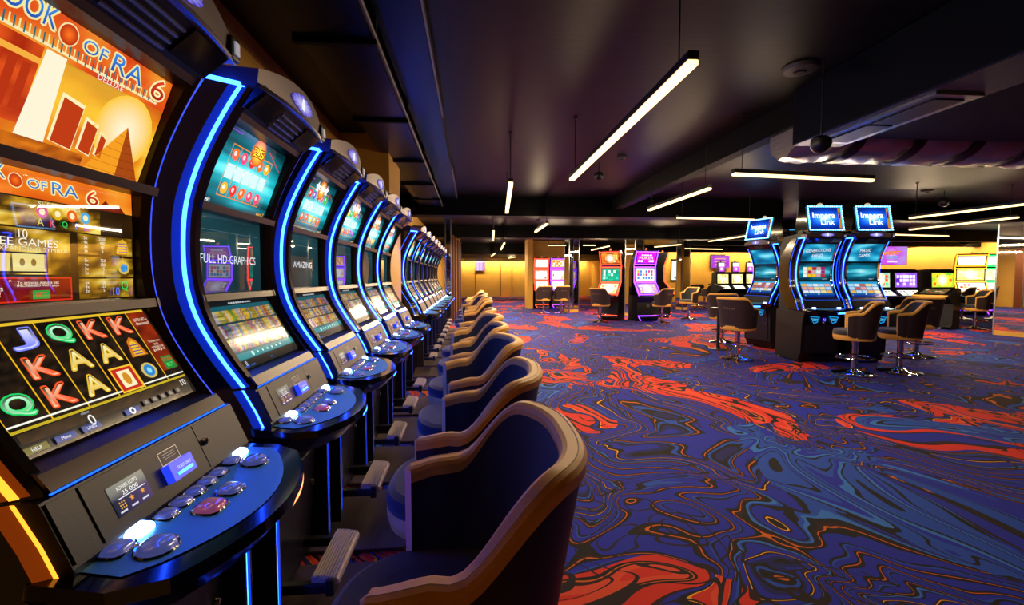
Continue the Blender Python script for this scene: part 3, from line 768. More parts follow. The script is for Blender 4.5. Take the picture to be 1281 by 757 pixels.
        link('screen_rail', M_('rail%d%s' % (sx, chromerail), f), t)
    # cross bars between the screens
    for key, pts in (('x1', ((.500, 1.506), (.540, 1.508), (.545, 1.53), (.503, 1.532))), ('x2', ((.49, 1.222), (.538, 1.222), (.533, 1.244), (.485, 1.246))), ('x0', ((.58, 1.786), (.648, 1.786), (.658, 1.804), (.60, 1.806))), ('x3', ((.60, .965), (.688, .958), (.668, .985), (.615, 1.0)))):
        link('cross_bar', M_(key, lambda: MB().prism(pts, -XI+.002, XI-.002).mesh('cross_bar', BRONZE)), t)
    link('led_strip', M_('lx'+led.name, lambda: MB().box(-XI, XI, -.690, -.686, .9535, .9555).mesh('led_strip', BLUETHIN)), t)
    # screens
    for k, me in zip(('top', 'mid', 'low'), pics): link('screen_'+{'top': 'upper', 'mid': 'middle', 'low': 'lower'}[k], me, t)
    # louvre panel under the header
    gp = link('louvre_panel', M_('louv', lambda: MB().prism([(.60, 1.803), (.655, 1.803), (.735, 1.868), (.735, 1.88), (.60, 1.88)], -XI+.004, XI-.004).mesh('louvre_panel', PANEL)), t)
    for q in range(4):
        link('louvre', M_('lv%d' % q, lambda: MB().prism([(.668+q*.016, 1.805+q*.0133), (.674+q*.016, 1.808+q*.0133), (.672+q*.016, 1.814+q*.0133), (.666+q*.016, 1.812+q*.0133)], -.09, .09).mesh('louvre', mat('louvre edge', '6a5d58', .3, .6))), gp)
    for sx in (-1, 1):
        link('speaker_cover', M_('spk%d' % sx, lambda: MB().prism([(.674, 1.809), (.735, 1.859), (.732, 1.866), (.670, 1.815)], sx*.175-.07, sx*.175+.07).mesh('speaker_cover', GLOSS)), gp)
    # silver crescent header
    def f():
        mb = MB(); n = 16; lo = []; hi = []; hb = []; lb = []
        for i in range(n+1):
            a = -1+2*i/n; x = a*.285; y = -(.752-.03*a*a)
            lo.append((x, y, 1.868)); hi.append((x, y-.006, 1.918+.045*(1-a*a))); hb.append((x, y+.13, 1.928+.05*(1-a*a))); lb.append((x, y+.13, 1.868))
        mb.strip(lo, hi).strip(hi, hb).strip(hb, lb).strip(lb, lo)
        mb.add([lo[0], hi[0], hb[0], lb[0]], [(0, 1, 2, 3)]); mb.add([lo[-1], hi[-1], hb[-1], lb[-1]], [(0, 1, 2, 3)])
        return mb.mesh('header', SILVER, True)
    hd = link('header', M_('head', f), t)
    link('header_trim', M_('htrim', lambda: MB().tube([((-1+2*i/16)*.29, -(.757-.03*(-1+2*i/16)**2), 1.868) for i in range(17)], .007, 6).mesh('header_trim', BRONZE, True)), hd)
    def f():
        c = Canvas(.2, .06); n = 28
        for i in range(n):
            a = 2*PI*i/n; a2 = 2*PI*(i+1)/n
            R = lambda q: (.5+.5*math.cos(q), .5+.46*math.sin(q)*(1-.25*abs(math.cos(q))))
            c._a([(.5, .5), R(a), R(a2)], [lin('d8d4ff'), lin('6a58e0') if i % 2 else lin('3424a0'), lin('6a58e0') if i % 2 else lin('2a1c90')], [(0, 1, 2)], 1)
        c.poly([(.44, .25), (.56, .25), (.57, .5), (.55, .8), (.45, .8), (.43, .5)], 'f4f6ff', 2)
        return c.mesh('emblem', SCR, lambda x, y, l: (x-.1, -(.752-.03*((x-.1)/.285)**2)-.003-l-.006*(y/.06), 1.878+y*1.15))
    link('emblem', M_('emb', f), hd)
    link('end_cap', M_('ecap', lambda: MB().box(.245, .292, -.745, -.60, 1.864, 1.925, .008).mesh('end_cap', BLACK)), hd)
    link('badge', M_('badge', lambda: MB().box(.256, .278, -.749, -.744, 1.878, 1.910).mesh('badge', INK)), hd)
    # bill and ticket panel
    (pd0, pz0), (pd1, pz1) = (.735, .842), (.69, .950)
    def pmap(x, y, l, o=0.0): tt = y/.117; return (x, -(pd0+(pd1-pd0)*tt)-(.92*(l+o)), pz0+(pz1-pz0)*tt+.38*(l+o))
    pn = link('front_panel', M_('fp', lambda: MB().prism([(.735, .842), (.69, .950), (.62, .955), (.62, .82), (.735, .82)], -.285, .285).mesh('front_panel', PANEL)), t)
    def quad_plate(x0, x1, y0, y1, th): 
        return MB().add([pmap(x, y, o) for o in (0.0005, th) for y in (y0, y1) for x in (x0, x1)], [(0, 2, 3, 1), (4, 5, 7, 6), (0, 1, 5, 4), (1, 3, 7, 5), (3, 2, 6, 7), (2, 0, 4, 6)])
    link('panel_door', M_('pd1', lambda: quad_plate(.098, .272, .006, .112, .004).mesh('panel_door', PANEL)), pn)
    link('panel_plate', M_('pd2', lambda: quad_plate(-.222, .093, .006, .112, .005).mesh('panel_plate', PANEL)), pn)
    link('panel_plate', M_('pd3', lambda: quad_plate(-.28, -.227, .006, .112, .004).mesh('panel_plate', PANEL)), pn)
    if keys:
        def f():
            c = Canvas(.09, .058)
            c.grid(0, 0, 1, 1, 6, 4, lambda x, y: mix('1c2036', '8a8a80' if y > .6 else '5a3a80', y if y > .6 else .5*x), 0)
            c.text('POWER LOTO', .5, .82, .007, 'ffffff', .05); c.text('25 000', .52, .63, .008, 'ffffff', .04); c.rect(.15, .5, .9, .53, 'f0f0ff', 2)
            for q in range(9): c.disc(.14+(q % 3)*.06, .40-(q//3)*.09, .0018, 'e8b030', 6, layer=2)
            c.star(.47, .36, .006, 'e8a030', 2); c.star(.78, .36, .006, 'e8a030', 2)
            for u in (.16, .47, .78): c.rect(u-.09, .08, u+.09, .14, 'd8d8e8', 2)
            return c.mesh('small_display', SCR, lambda x, y, l: pmap(x-.18, y+.028, l+.006))
        link('small_display', M_('sd', f), pn)
        link('bill_slot', M_('bs', lambda: quad_plate(-.045, .03, .028, .066, .022).mesh('bill_slot', mat('bill slot blue', '101c8a', .25, emit=(.02, .05, 1), es=1.1))), pn)
        link('slot_light', M_('bsl', lambda: quad_plate(-.03, .018, .036, .042, .024).mesh('slot_light', CYAN)), pn)
        def f():
            c = Canvas(.07, .05); c.frame(0, .42, .85, 1, .0012, 'e0c8b0', 1)
            for q in range(3): c.rect(.15, .84-q*.1, .7, .86-q*.1, 'b0a0a0', 1)
            c.text('TICKET ONLY', .5, .12, .0065, 'd0e8ff', .045)
            return c.mesh('ticket_print', SCR, lambda x, y, l: pmap(x-.04, y+.045, l+(.007 if y > .02 else .0235)))
        link('ticket_print', M_('tp', f), pn)
        link('door_latch', M_('dl', lambda: MB().lathe([(.008, 0), (.008, .008)], 10).rot(Matrix.Translation((.112, -.712, .905)) @ Matrix.Rotation(PI/2, 4, 'X')).mesh('door_latch', CHROME)), pn)
    # button deck
    def f():
        P = deck_plan(); top = [(x, y, deck_z(-y)) for x, y in P]; mid_ = [(x*1.02, y-.004, deck_z(-y)-.022) for x, y in P]; bot = [(x*.93, y+.045 if -y > .75 else y, deck_z(-y)-.075) for x, y in P]
        n = len(P); mb = MB(); mb.add(top, [tuple(range(n))]); mb.strip(top, mid_, True); mb.strip(mid_, bot, True); mb.add(bot, [tuple(range(n))]); return mb.mesh('button_deck', GLOSS)
    dk = link('button_deck', M_('deck', f), t)
    link('deck_plate', M_('dplate', lambda: MB().add([(x, y, deck_z(-y)+.0025) for x, y in deck_plan(1, .035)], [tuple(range(len(deck_plan())))]).mesh('deck_plate', DECK)), dk)
    def f():
        mb = MB(); A = []; B = []
        for i in range(11):
            a = .25+.68*i/10; x = a*.279; y = -(.9495-.075*a*a); z = deck_z(-y)-.03; A.append((x, y, z)); B.append((x*.985, y+.014, z-.022))
        return mb.strip(A, B).mesh('edge_light', edge)
    link('edge_light', M_('elight'+edge.name, f), dk)
    for kind, x, d in KEYS:
        if not keys and kind != 'lit': continue
        z = deck_z(d)+.002
        def cap(r, hh, sq):
            mb = MB(); n = 20; prof = ((1.0, 0), (1.0, hh*.35), (.9, hh*.75), (.72, hh))
            vs = []
            for s_, zz in prof:
                for j in range(n):
                    a = 2*PI*j/n; ca, sa = math.cos(a), math.sin(a)
                    e = (abs(ca)**sq+abs(sa)**sq)**(-1/sq)
                    vs.append((ca*e*r[0]*s_, sa*e*r[1]*s_, zz))
            fs = [(i*n+j, i*n+(j+1) % n, (i+1)*n+(j+1) % n, (i+1)*n+j) for i in range(3) for j in range(n)]+[tuple(3*n+j for j in range(n))]
            return mb.add(vs, fs)
        spec = {'lit': ((.026, .018), .012, 5, LITKEY), 'sm': ((.021, .016), .010, 4, KEY), 'sq': ((.026, .019), .011, 4, KEY), 'rd': ((.034, .028), .013, 2, KEY), 'wide': ((.028, .022), .011, 4, KEY), 'red': ((.031, .024), .011, 4, KEYRED)}[kind]
        b_ = link('button', M_('key'+kind, lambda: cap(spec[0], spec[1], spec[2]).mesh('button', spec[3], True)), dk, (x, -d, z), (.10, 0, 0))
        if keys and kind != 'lit':
            link('bezel', M_('kr'+kind, lambda: MB().tube([(math.cos(2*PI*j/20)*spec[0][0]*1.08*((abs(math.cos(2*PI*j/20))**spec[2]+abs(math.sin(2*PI*j/20))**spec[2])**(-1/spec[2])), math.sin(2*PI*j/20)*spec[0][1]*1.08*((abs(math.cos(2*PI*j/20))**spec[2]+abs(math.sin(2*PI*j/20))**spec[2])**(-1/spec[2])), .002) for j in range(20)], .0028, 5, True).mesh('bezel', CHROME, True)), b_)
    if footrest:
        fr = link('footrest', M_('ft', lambda: MB().box(-.16, -.13, -.86, -.62, .20, .235, .004).box(.13, .16, -.86, -.62, .20, .235, .004).box(-.165, .165, -.875, -.845, .19, .25, .006).mesh('footrest', BLACK)), t)
        def f():
            mb = MB(); n = 9
            for q in range(n):
                x = -.13; dd = .80+q*.0095
                mb.prism([(dd, .252-.012*(q/n)**2), (dd+.006, .252-.012*(q/n)**2), (dd+.006, .262-.012*(q/n)**2), (dd, .262-.012*(q/n)**2)], -.15, .15)
            mb.prism([(.795, .236), (.888, .226), (.888, .243), (.795, .255)], -.15, .15)
            return mb.mesh('footrest_plate', mat('ribbed aluminium', 'dccab0', .35, .5))
        link('footrest_plate', M_('ftp', f), fr)
    if board:
        link('floor_board', M_('bd', lambda: MB().box(-.31, .31, -1.03, -.02, 0.001, .018, .003).mesh('floor_board', WOOD)), t)
    if topper:
        tp = MB().prism([(.30, 1.955), (.66, 1.955), (.72, 1.99), (.60, 2.34), (.50, 2.36), (.34, 2.20)], -.03, .03).prism([(.70, 1.97), (.72, 1.99), (.64, 2.33), (.60, 2.33), (.60, 1.97)], -.255, .255).build('topper', BLACK, t)
        for sx in (-1, 1): MB().prism([(.40, 1.99), (.725, 1.99), (.64, 2.345), (.50, 2.345)], sx*.262-.012, sx*.262+.012).build('topper_side', GLOSS, tp)
        c = Canvas(.48, .33)
        c.grid(0, 0, 1, 1, 10, 8, lambda x, y: ramp([(0, 'e0f4ff'), (.3, '3aa0ff'), (.6, '1050d8'), (1, '06207a')], ((x-.5)**2*2.2+(y-.5)**2*6)**.5), 0)
        for q in range(2): c.rect(.91, .08, .985, .95, 'a8701c', 1); c.rect(.925, .5, .97, .8, '401408', 2)
        c.otext('Impera', .46, .60, .10, 'ffffff', 'e8f4ff', .33, 0, .03); c.otext('Link', .56, .34, .07, 'ffffff', 'cfe8ff', .20, 0, .03)
        link('topper_screen', c.mesh('topper_screen', SCRB, segmap(.48, .732, 1.985, .652, 2.33, .33)), tp)
        mb = MB(); mb2 = MB()
        (a0, b0), (a1, b1) = (.738, 1.985), (.656, 2.335)
        def P3(u, v): return Vector((u*.25, -(a0+(a1-a0)*v), b0+(b1-b0)*v))
        per = [(-1+2*i/15, 0) for i in range(15)]+[(1, i/10) for i in range(10)]+[(1-2*i/15, 1) for i in range(15)]+[(-1, 1-i/10) for i in range(10)]
        mb.tube([P3(*p) for p in per], .011, 6, True)
        mb.build('topper_rim', CYAN, tp, True)
        for p in per:
            q = P3(*p); mb2.lathe([(.001, -.008), (.008, -.003), (.008, .003), (.001, .008)], 6, (0, 0)); 
            for i in range(len(mb2.v)-24, len(mb2.v)): mb2.v[i] = tuple(Vector(mb2.v[i])+q+Vector((0, -.010, .0)))
        bo = mb2.build('bulbs', BULB, tp); bo['kind'] = 'stuff'
        MB().lathe([(.035, 2.345), (.035, 2.385), (.015, 2.40)], 14, (0, -.56)).build('beacon', mat('beacon', 'e8d8c0', .3, emit=(1, .8, .5), es=.5), tp, True)
        # lower decorations: cyan shields on the belly
        for sx in (-1, 1):
            cc = Canvas(.16, .12); cc.poly([(.05, .95), (.95, .85), (.8, .15), (.45, .0)], '1c9ae8', 1); cc.poly([(.15, .85), (.85, .77), (.72, .25), (.46, .1)], '052038', 2); cc.line(.25, .62, .78, .58, .01, '50c8ff'); cc.line(.3, .4, .7, .38, .008, '50c8ff')
            me = cc.mesh('belly_badge', SCR, lambda x, y, l: (sx*(.08-x)+sx*-.13 if False else (x-.08)*1.0+sx*.14, -.735-l-.02*(y/.12), .60+y))
            link('belly_badge', me, t)
        cc = Canvas(.05, .06); cc.rect(0, 0, 1, 1, '2a18c8', 1); cc.text('N', .5, .5, .035, 'c0c8ff')
        link('belly_logo', cc.mesh('belly_logo', SCR, lambda x, y, l: (x-.025, -.745-l-.02*(y/.12), .63+y)), t)
        link('belly_panel', M_('belly', lambda: MB().prism([(.62, .56), (.70, .58), (.738, .72), (.735, .76), (.62, .76)], -.235, .235).mesh('belly_panel', GLOSS)), t)
    return t

# pictures
hT, hM, hL = seg_len('top'), seg_len('mid'), seg_len('low')
ROW = 'bank of curved machines along the left wall'
MT = {}
m1pics = (mkscreen(pic_temple(hT), 'top', 'temple', SCR), mkscreen(pic_paytable(hM), 'mid', 'paytable', SCRD), mkscreen(pic_reels(hL), 'low', 'reels', SCR))
Y0, PITCH = 1.04, .72
names = ['curved slot machine nearest the camera with orange temple art and letter reels',
         'curved slot machine with FULL HD-GRAPHICS on its middle screen, second from the camera',
         'curved slot machine reading AMAZING on its middle screen, third from the camera',
         'fourth curved slot machine from the camera in the left wall row',
         'fifth curved slot machine from the camera in the left wall row',
         'sixth curved slot machine from the camera, last before the gold pilaster']
mids = [None, 'FULL HD-GRAPHICS', 'AMAZING', '', '', '']
tops = [None, '25', '', '', '', '']
for k in range(6):
    if k == 0: pics = m1pics
    else:
        pics = (mkscreen(pic_fruit(hT, k, tops[k]), 'top', 'fruit', SCRB), mkscreen(pic_glass(hM, mids[k], k), 'mid', 'glass', SCRD), mkscreen(pic_blur(hL, k), 'low', 'blur', SCR))
    o = build_curved(names[k], ROW, (XL+.005, Y0+k*PITCH, 0), PI/2, pics, edge=ORANGE if k == 0 else BLUE, left_led=ORANGE if k == 0 else None)
ROW2 = 'second bank of curved machines beyond the pilaster'
for k in range(8):
    pics = (mkscreen(pic_fruit(hT, 20+k, tops[1+k % 5]), 'top', 'fruit', SCRB), mkscreen(pic_glass(hM, '', k), 'mid', 'glass', SCRD), mkscreen(pic_blur(hL, 20+k), 'low', 'blur', SCR))
    build_curved('%s curved slot machine beyond the gold pilaster, counted from the camera' % ORD[k], ROW2, (XL+.005, 6.28+k*PITCH, 0), PI/2, pics, keys=False)

# ------------------------------------------------------------------ barrel swivel chair
def chair_path():
    pts = []
    for i in range(7): pts.append((.268+.006*math.sin(PI*i/6), .10-.10*i/6))
    for i in range(1, 36):
        a = PI*i/36; pts.append((.273*abs(math.cos(a))**.75*(1 if a < PI/2 else -1), -.235*math.sin(a)**.85))
    for i in range(7): pts.append((-(.268+.006*math.sin(PI*(6-i)/6)), .10*i/6))
    return [Vector(p) for p in pts]
CP = chair_path()
def sstep(a, b_, x): t = max(0, min(1, (x-a)/(b_-a))); return t*t*(3-2*t)
def chair_top(p):
    return .795+.025*sstep(.15, -.02, p.y)+.15*sstep(-.03, -.19, p.y)
def chair_nrm(i):
    a = CP[max(0, i-1)]; b_ = CP[min(len(CP)-1, i+1)]; d = (b_-a).normalized(); n = Vector((-d.y, d.x))
    return n if n.dot(CP[i]-Vector((0, .05))) > 0 else -n
def shell_pt(i, f, off):
    """point on the shell at path index i, height fraction f, off from the outside"""
    p = CP[i]; n = chair_nrm(i); zt = chair_top(p); zb = .50+.035*sstep(0, .15, p.y); z = zb+(zt-zb)*f
    fl = .055*max(0, (z-.52)/.48)**1.2*sstep(.1, -.25, p.y)-.02*(1-f)
    q = p+n*(fl-off); return Vector((q.x, q.y, z))
TH = .045
def make_chair():
    t = thing('swivel_chair', '', 'chair')
    n = len(CP); F = [0, .15, .35, .55, .75, .9, 1.0]
    mb = MB()
    for a, b_ in zip(F, F[1:]): mb.strip([shell_pt(i, a, 0) for i in range(n)], [shell_pt(i, b_, 0) for i in range(n)])
    mb.strip([shell_pt(i, 0, 0) for i in range(n)], [shell_pt(i, 0, TH) for i in range(n)])
    mb.build('backrest_shell', BROWN, t, True)
    mb = MB()
    for a, b_ in zip(F, F[1:]): mb.strip([shell_pt(i, a, TH) for i in range(n)], [shell_pt(i, b_, TH) for i in range(n)])
    mb.build('backrest_lining', NAVY, t, True)
    mb = MB(); sec = []
    K = 7
    prof = [(-.003, -.016), (-.004, 0), (.002, .009), (.010, .013), (TH-.012, .012), (TH-.003, .007), (TH+.003, -.003), (TH+.003, -.022)]
    for o, dz in prof:
        sec.append([shell_pt(i, 1, o)+Vector((0, 0, dz-.002)) for i in range(n)])
    low_o = [p-Vector((0, 0, .004)) for p in sec[0]]; low_i = [p-Vector((0, 0, .004)) for p in sec[-1]]
    mb.strip(low_o, sec[0])
    for a, b_ in zip(sec, sec[1:]): mb.strip(a, b_)
    mb.strip(sec[-1], low_i)
    for i in (0, n-1):     # arm front ends
        o = [shell_pt(i, f, -.002) for f in F]; q = [shell_pt(i, f, TH+.002) for f in F]
        m_ = [(a+b_)/2+Vector((0, .014, 0)) for a, b_ in zip(o, q)]
        mb.strip(o, m_).strip(m_, q); mb.add([o[-1], m_[-1], q[-1], sec[3][i]], [(0, 1, 3), (1, 2, 3)])
    rim = mb.build('rim', TAN, t, True)
    mb = MB().tube([shell_pt(i, 1, .012)+Vector((0, 0, .0112)) for i in range(n)], .0012, 4)
    mb.build('stitching', STITCH, rim)
    # seat
    def ring(s_, z, yo=0.0):
        return [(.25*s_*math.copysign(abs(math.cos(a))**.8, math.cos(a)), .015+yo+.235*s_*math.copysign(abs(math.sin(a))**.8, math.sin(a)), z) for a in [2*PI*j/32 for j in range(32)]]
    mb = MB(); R = [ring(.90, .462), ring(.97, .470), ring(1.0, .50), ring(1.0, .535)]
    for a, b_ in zip(R, R[1:]): mb.strip(a, b_, True)
    mb.add(R[0], [tuple(range(31, -1, -1))]); mb.build('seat_base', TAN, t, True)
    mb = MB(); R = [ring(1.0, .535), ring(1.01, .555), ring(.98, .585), ring(.90, .598), ring(.6, .606), ring(.25, .608)]
    for a, b_ in zip(R, R[1:]): mb.strip(a, b_, True)
    mb.add(R[-1], [tuple(range(32))]); mb.build('seat_cushion', NAVY, t, True)
    # pedestal
    MB().lathe([(.10, .45), (.10, .462), (.045, .44), (.036, .40), (.036, .06), (.05, .045)], 20).build('pole', CHROME, t, True)
    fr = MB().tube([(.215*math.cos(2*PI*j/32), .215*math.sin(2*PI*j/32), .225) for j in range(32)], .011, 7, True).build('foot_ring', CHROME, t, True)
    for k in range(4):
        a = PI/4+k*PI/2; MB().tube([(.035*math.cos(a), .035*math.sin(a), .215), (.215*math.cos(a), .215*math.sin(a), .225)], .006, 5).build('spoke', CHROME, fr, True)
    MB().lathe([(.25, 0.001), (.252, .012), (.235, .022), (.15, .034), (.07, .055), (.045, .075)], 36).build('base_plate', CHROME, t, True)
    # printed word on the back
    c = Canvas(.15, .05); c.text('First', .58, .42, .036, 'ffffff', .105); c.poly([(.05, .1), (.13, .1), (.10, .55), (.2, .85), (.07, .7)], 'ffffff', 1); c.disc(.12, .9, .006, 'ffffff', 8, layer=1)
    def wrap(x, y, l):
        s_ = (len(CP)-1)/2-(x-.075)/.0225; i = max(0, min(len(CP)-2, int(s_))); fr_ = s_-i
        f = .62+y/.5*.9
        return tuple(shell_pt(i, f, -.0015).lerp(shell_pt(i+1, f, -.0015), fr_))
    link('printed_word', c.mesh('printed_word', LOGO, wrap), t)
    return t
proto = make_chair(); proto_used = False
def chair(x, y, rz, label, grp, skip=()):
    global proto_used
    o = copy_tree(proto, None, skip) if proto_used else proto
    proto_used = True
    o.location = (x, y, 0); o.rotation_euler = (0, 0, math.radians(rz)); tag(o, label, 'chair', grp); return o
def chair_px(px, py, rz, label, grp): p = at_z(px, py, 0); return chair(p.x, p.y, rz, label, grp)
G1 = 'barrel chairs along the left machine row'
for k, (x, y, rz) in enumerate(((-.065, .955, 90), (-.04, 1.64, 84), (-.03, 2.40, 96), (-.04, 3.12, 91), (-.03, 3.86, 99), (-.04, 4.60, 86))):
    chair(x, y, rz, ['nearest barrel chair, tan rim and dark lining, at the temple-art machine', 'second barrel chair from the camera in the left row', 'third barrel chair from the camera in the left row', 'fourth barrel chair from the camera in the left row', 'fifth barrel chair from the camera in the left row', 'sixth barrel chair from the camera in the left row'][k], G1)
for k in range(7):
    chair(.0+.03*math.sin(k*2.1), 6.3+k*PITCH, 90+9*math.sin(k*3.7), '%s barrel chair at the machines beyond the gold pilaster' % ORD[k], 'barrel chairs along the second machine bank')
GI = 'barrel chairs around the blue island'
chair_px(1068, 468, 52, 'barrel chair in front of the blue island, left of the overlapping two', GI)
chair_px(1125, 466, 58, 'barrel chair at the right end of the blue island, overlapping the one beside it', GI)
chair_px(1146, 446, -20, 'barrel chair behind the right-hand island chairs, back to the camera', GI)
chair_px(922, 449, -62, 'barrel chair left of the blue island facing its left machine', GI)
chair_px(903, 428, -30, 'barrel chair mostly hidden behind the left island chair', GI)
GP = 'barrel chairs around the red and purple machines'
chair_px(751, 403, -48, 'barrel chair left of the red-lit machine', GP)
chair_px(828, 404, 34, 'barrel chair in front of the purple-lit machine', GP)
chair_px(861, 399, 108, 'barrel chair facing left, right of the purple-lit machine', GP)
GF = 'barrel chairs at the gold pillar machines'
chair_px(680, 392, 8, 'barrel chair at the left machine of the gold pillar', GF)
chair_px(702, 392, 12, 'barrel chair at the gold pillar, partly behind the mirrored column', GF)
GR = 'barrel chairs at the right side of the hall'
chair_px(1219, 412, 62, 'barrel chair in front of the yellow-lit machine at the right', GR)
chair_px(1203, 399, 30, 'barrel chair behind the black terminal at the right', GR)
chair_px(1243, 399, 15, 'barrel chair at the green-lit machine at the right edge', GR)
chair_px(881, 386, 60, 'far barrel chair left of the blue island, facing left', GR)
chair_px(872, 383, -30, 'far barrel chair beside the square mirrored column', GR)

# ------------------------------------------------------------------ framed LED machine (three flat screens)
def pic_generic(w, h, seed, base, cols, word=None, wcol='ffffff'):
    rnd = random.Random(seed); c = Canvas(w, h)
    c.grid(0, 0, 1, 1, 10, 8, lambda x, y: mix(base[0], base[1], .5+.9*ns(x*3, y*3, seed)), 0)
    for i in range(6):
        for j in range(3):
            if rnd.random() < .75: c.rect(.08+i*.145, .12+j*.26, .08+i*.145+.11, .12+j*.26+.2, rnd.choice(cols), 1)
    c.glow(.5, .5, min(w, h)*.45, 'ffffff', base[1], layer=2) if word is None and seed % 2 else None
    if word: c.rect(.05, .3, .95, .72, base[1], 3); c.text(word, .5, .52, h*.26, wcol, w*.75, layer=4)
    return c
SEGC = (((.692, .778), (.402, 1.118)), ((.385, 1.15), (.37, 1.58)), ((.375, 1.66), (.50, 2.02)))
def framed_machine(label, grp, loc, rz, led, pics, wd=.66, baseled=None):
    t = thing('framed_slot_machine', label, 'slot machine', loc, rz, grp); hw = wd/2
    MB().prism([(.02, 0.0), (.52, 0.0), (.60, .10), (.56, .55), (.70, .70), (.70, .75), (.02, .75)], -hw+.02, hw-.02).build('cabinet', CABINET, t)
    MB().prism([(.05, .75), (.68, .75), (.68, .77), (.39, 1.11), (.355, 1.14), (.34, 1.60), (.345, 1.65), (.48, 2.06), (.40, 2.08), (.18, 1.9), (.05, 1.5)], -hw+.01, hw-.01).build('upper_body', GLOSS, t)
    for k, ((d0, z0), (d1, z1)) in enumerate(SEGC):
        D = Vector((d1-d0, z1-z0)); n = Vector((D.y, -D.x)).normalized()
        if n.x < 0: n = -n
        def P(u, f, l=.006): return Vector((u, -(d0+D.x*f+n.x*l), z0+D.y*f+n.y*l))
        g = .018
        loop = [P(-hw+g, 0), P(hw-g, 0), P(hw-g, 1), P(-hw+g, 1)]
        path = []
        for a, b_ in zip(loop, loop[1:]+loop[:1]): path += [a.lerp(b_, q/4) for q in range(4)]
        MB().tube(path, .014, 5, True).build('led_frame', led, t)
        w_, h_ = wd-.12, D.length-.07
        c = pics[k](w_, h_)
        me = c.mesh('screen', SCRB, lambda x, y, l, P=P, w_=w_, h_=h_: tuple(P(x-w_/2, (.035+y)/(h_+.07), .004+l)))
        link(('screen_lower', 'screen_middle', 'screen_upper')[k], me, t)
    for sx in (-1, 1):
        MB().tube([(sx*(hw-.01), -d, z) for d, z in ((.69, .75), (.40, 1.11), (.37, 1.14), (.355, 1.62), (.37, 1.65), (.50, 2.05))], .012, 5).build('led_strip', led, t)
    bl = baseled or led
    MB().tube([(-hw+.03, -.612, .16), (hw-.03, -.612, .16)], .012, 5).build('base_led', bl, t)
    MB().tube([(-hw+.03, -.612, .16), (-hw+.12, -.60, .02)], .012, 5).build('base_led', bl, t)
    MB().box(-hw+.06, hw-.06, -.72, -.70, .70, .74).build('button_shelf', PANEL, t)
    for q in range(5): MB().box(-.2+q*.09, -.14+q*.09, -.728, -.718, .708, .732).build('button', KEY, t)
    MB().lathe([(.03, 2.05), (.03, 2.12), (.012, 2.135)], 10, (0, -.42)).build('beacon', mat('beacon red', '8a1c10', .3, emit=(1, .2, .05), es=.6), t, True)
    MB().lathe([(.05, 0), (.05, .006), (.03, .010)], 12).rot(Matrix.Translation((0, -.575, .45)) @ Matrix.Rotation(PI/2, 4, 'X')).build('emblem', SILVER, t)
    return t
def gen(seed, base, cols, word=None, wcol='ffffff'): return lambda w_, h_: pic_generic(w_, h_, seed, base, cols, word, wcol)
GPAIR = 'LED-framed machines standing back to back in mid hall'
p = at_z(786, 403, 0)
framed_machine('red LED-framed slot machine with green card table on its middle screen', GPAIR, (p.x-.10, p.y+.95, 0), math.radians(-38), RED,
    (gen(3, ('ffd890', 'fff0c8'), ('f8c060', 'fffbe8', 'e8a050')), gen(4, ('0a7a58', '18b888'), ('e8fff4', 'f0f8d0', '30d0a0')), gen(5, ('3a0c10', 'f09028'), ('ffd060', 'fff0c0', 'e85018'))))
p = at_z(808, 404, 0)
framed_machine('purple LED-framed slot machine with magenta card picture on top', GPAIR, (p.x+.16, p.y+1.05, 0), math.radians(8), PURPLE,
    (gen(7, ('7a3aa0', 'e0b0f8'), ('fff0e0', 'f8c890', 'd080e0', 'ffffff')), gen(8, ('e8d8f0', 'ffffff'), ('e03060', 'f8a020', 'ffffff', '3a80d0')), gen(9, ('a80ac0', 'd818e0'), ('f0f8ff', 'c8f0f8', 'ffffff'), 'POKER', 'f8f060')), .72)
p = at_z(846, 401, 0)
framed_machine('red LED-framed slot machine seen edge-on behind the purple one', GPAIR, (p.x-.35, p.y+1.25, 0), math.radians(88), RED,
    (gen(10, ('ffd890', 'fff0c8'), ('f8c060', 'fffbe8')), gen(11, ('0a7a58', '18b888'), ('e8fff4', 'f0f8d0')), gen(12, ('3a0c10', 'f09028'), ('ffd060', 'fff0c0'))))
GPIL = 'LED-framed machines against the gold pillar'
for k, (px, led, lab) in enumerate(((678, RED, 'red LED-framed machine at the left side of the gold pillar'), (699, PURPLE, 'purple LED-framed machine at the gold pillar, next to the mirrored column'))):
    p = at_z(px, 386, 0)
    framed_machine(lab, GPIL, (p.x, p.y+.6, 0), 0, led, (gen(20+k, ('f8e8f0', 'ffffff'), ('ffffff', 'f8b0c0', 'd8e8ff')), gen(31+k*2, ('ff9a70', 'ffffff'), ('ffffff', 'e04030', 'ffd0c0')), gen(41+k, ('ffe8d8', 'ffffff') if k == 0 else ('ff8020', 'ffd080'), ('ffffff', 'fff4e0', 'ff6020'))), .62)
GYG = 'LED-framed machines by the right wall'
for k, (px, led, lab) in enumerate(((1224, YELLOW, 'yellow LED-framed machine by the gold right wall'), (1262, GREEN, 'green LED-framed machine by the gold right wall'))):
    p = at_z(px, 395, 0)
    framed_machine(lab, GYG, (p.x+.3, p.y+.7, 0), math.radians(-35), led, (gen(50+k, ('fff0c0', 'ffffff'), ('d84020', 'fff8e0', 'f0b040') if k == 0 else ('f0fff0', 'd8e8b0', 'e05030')), gen(61+k*2, ('ffc830', 'fff0b0') if k == 0 else ('c8f0a0', 'f4ffe8'), ('ffe890', 'fff8d8')), gen(71, ('fff8f0', 'ffffff'), ('ffffff', 'fffaf0'))), .80, PURPLE)

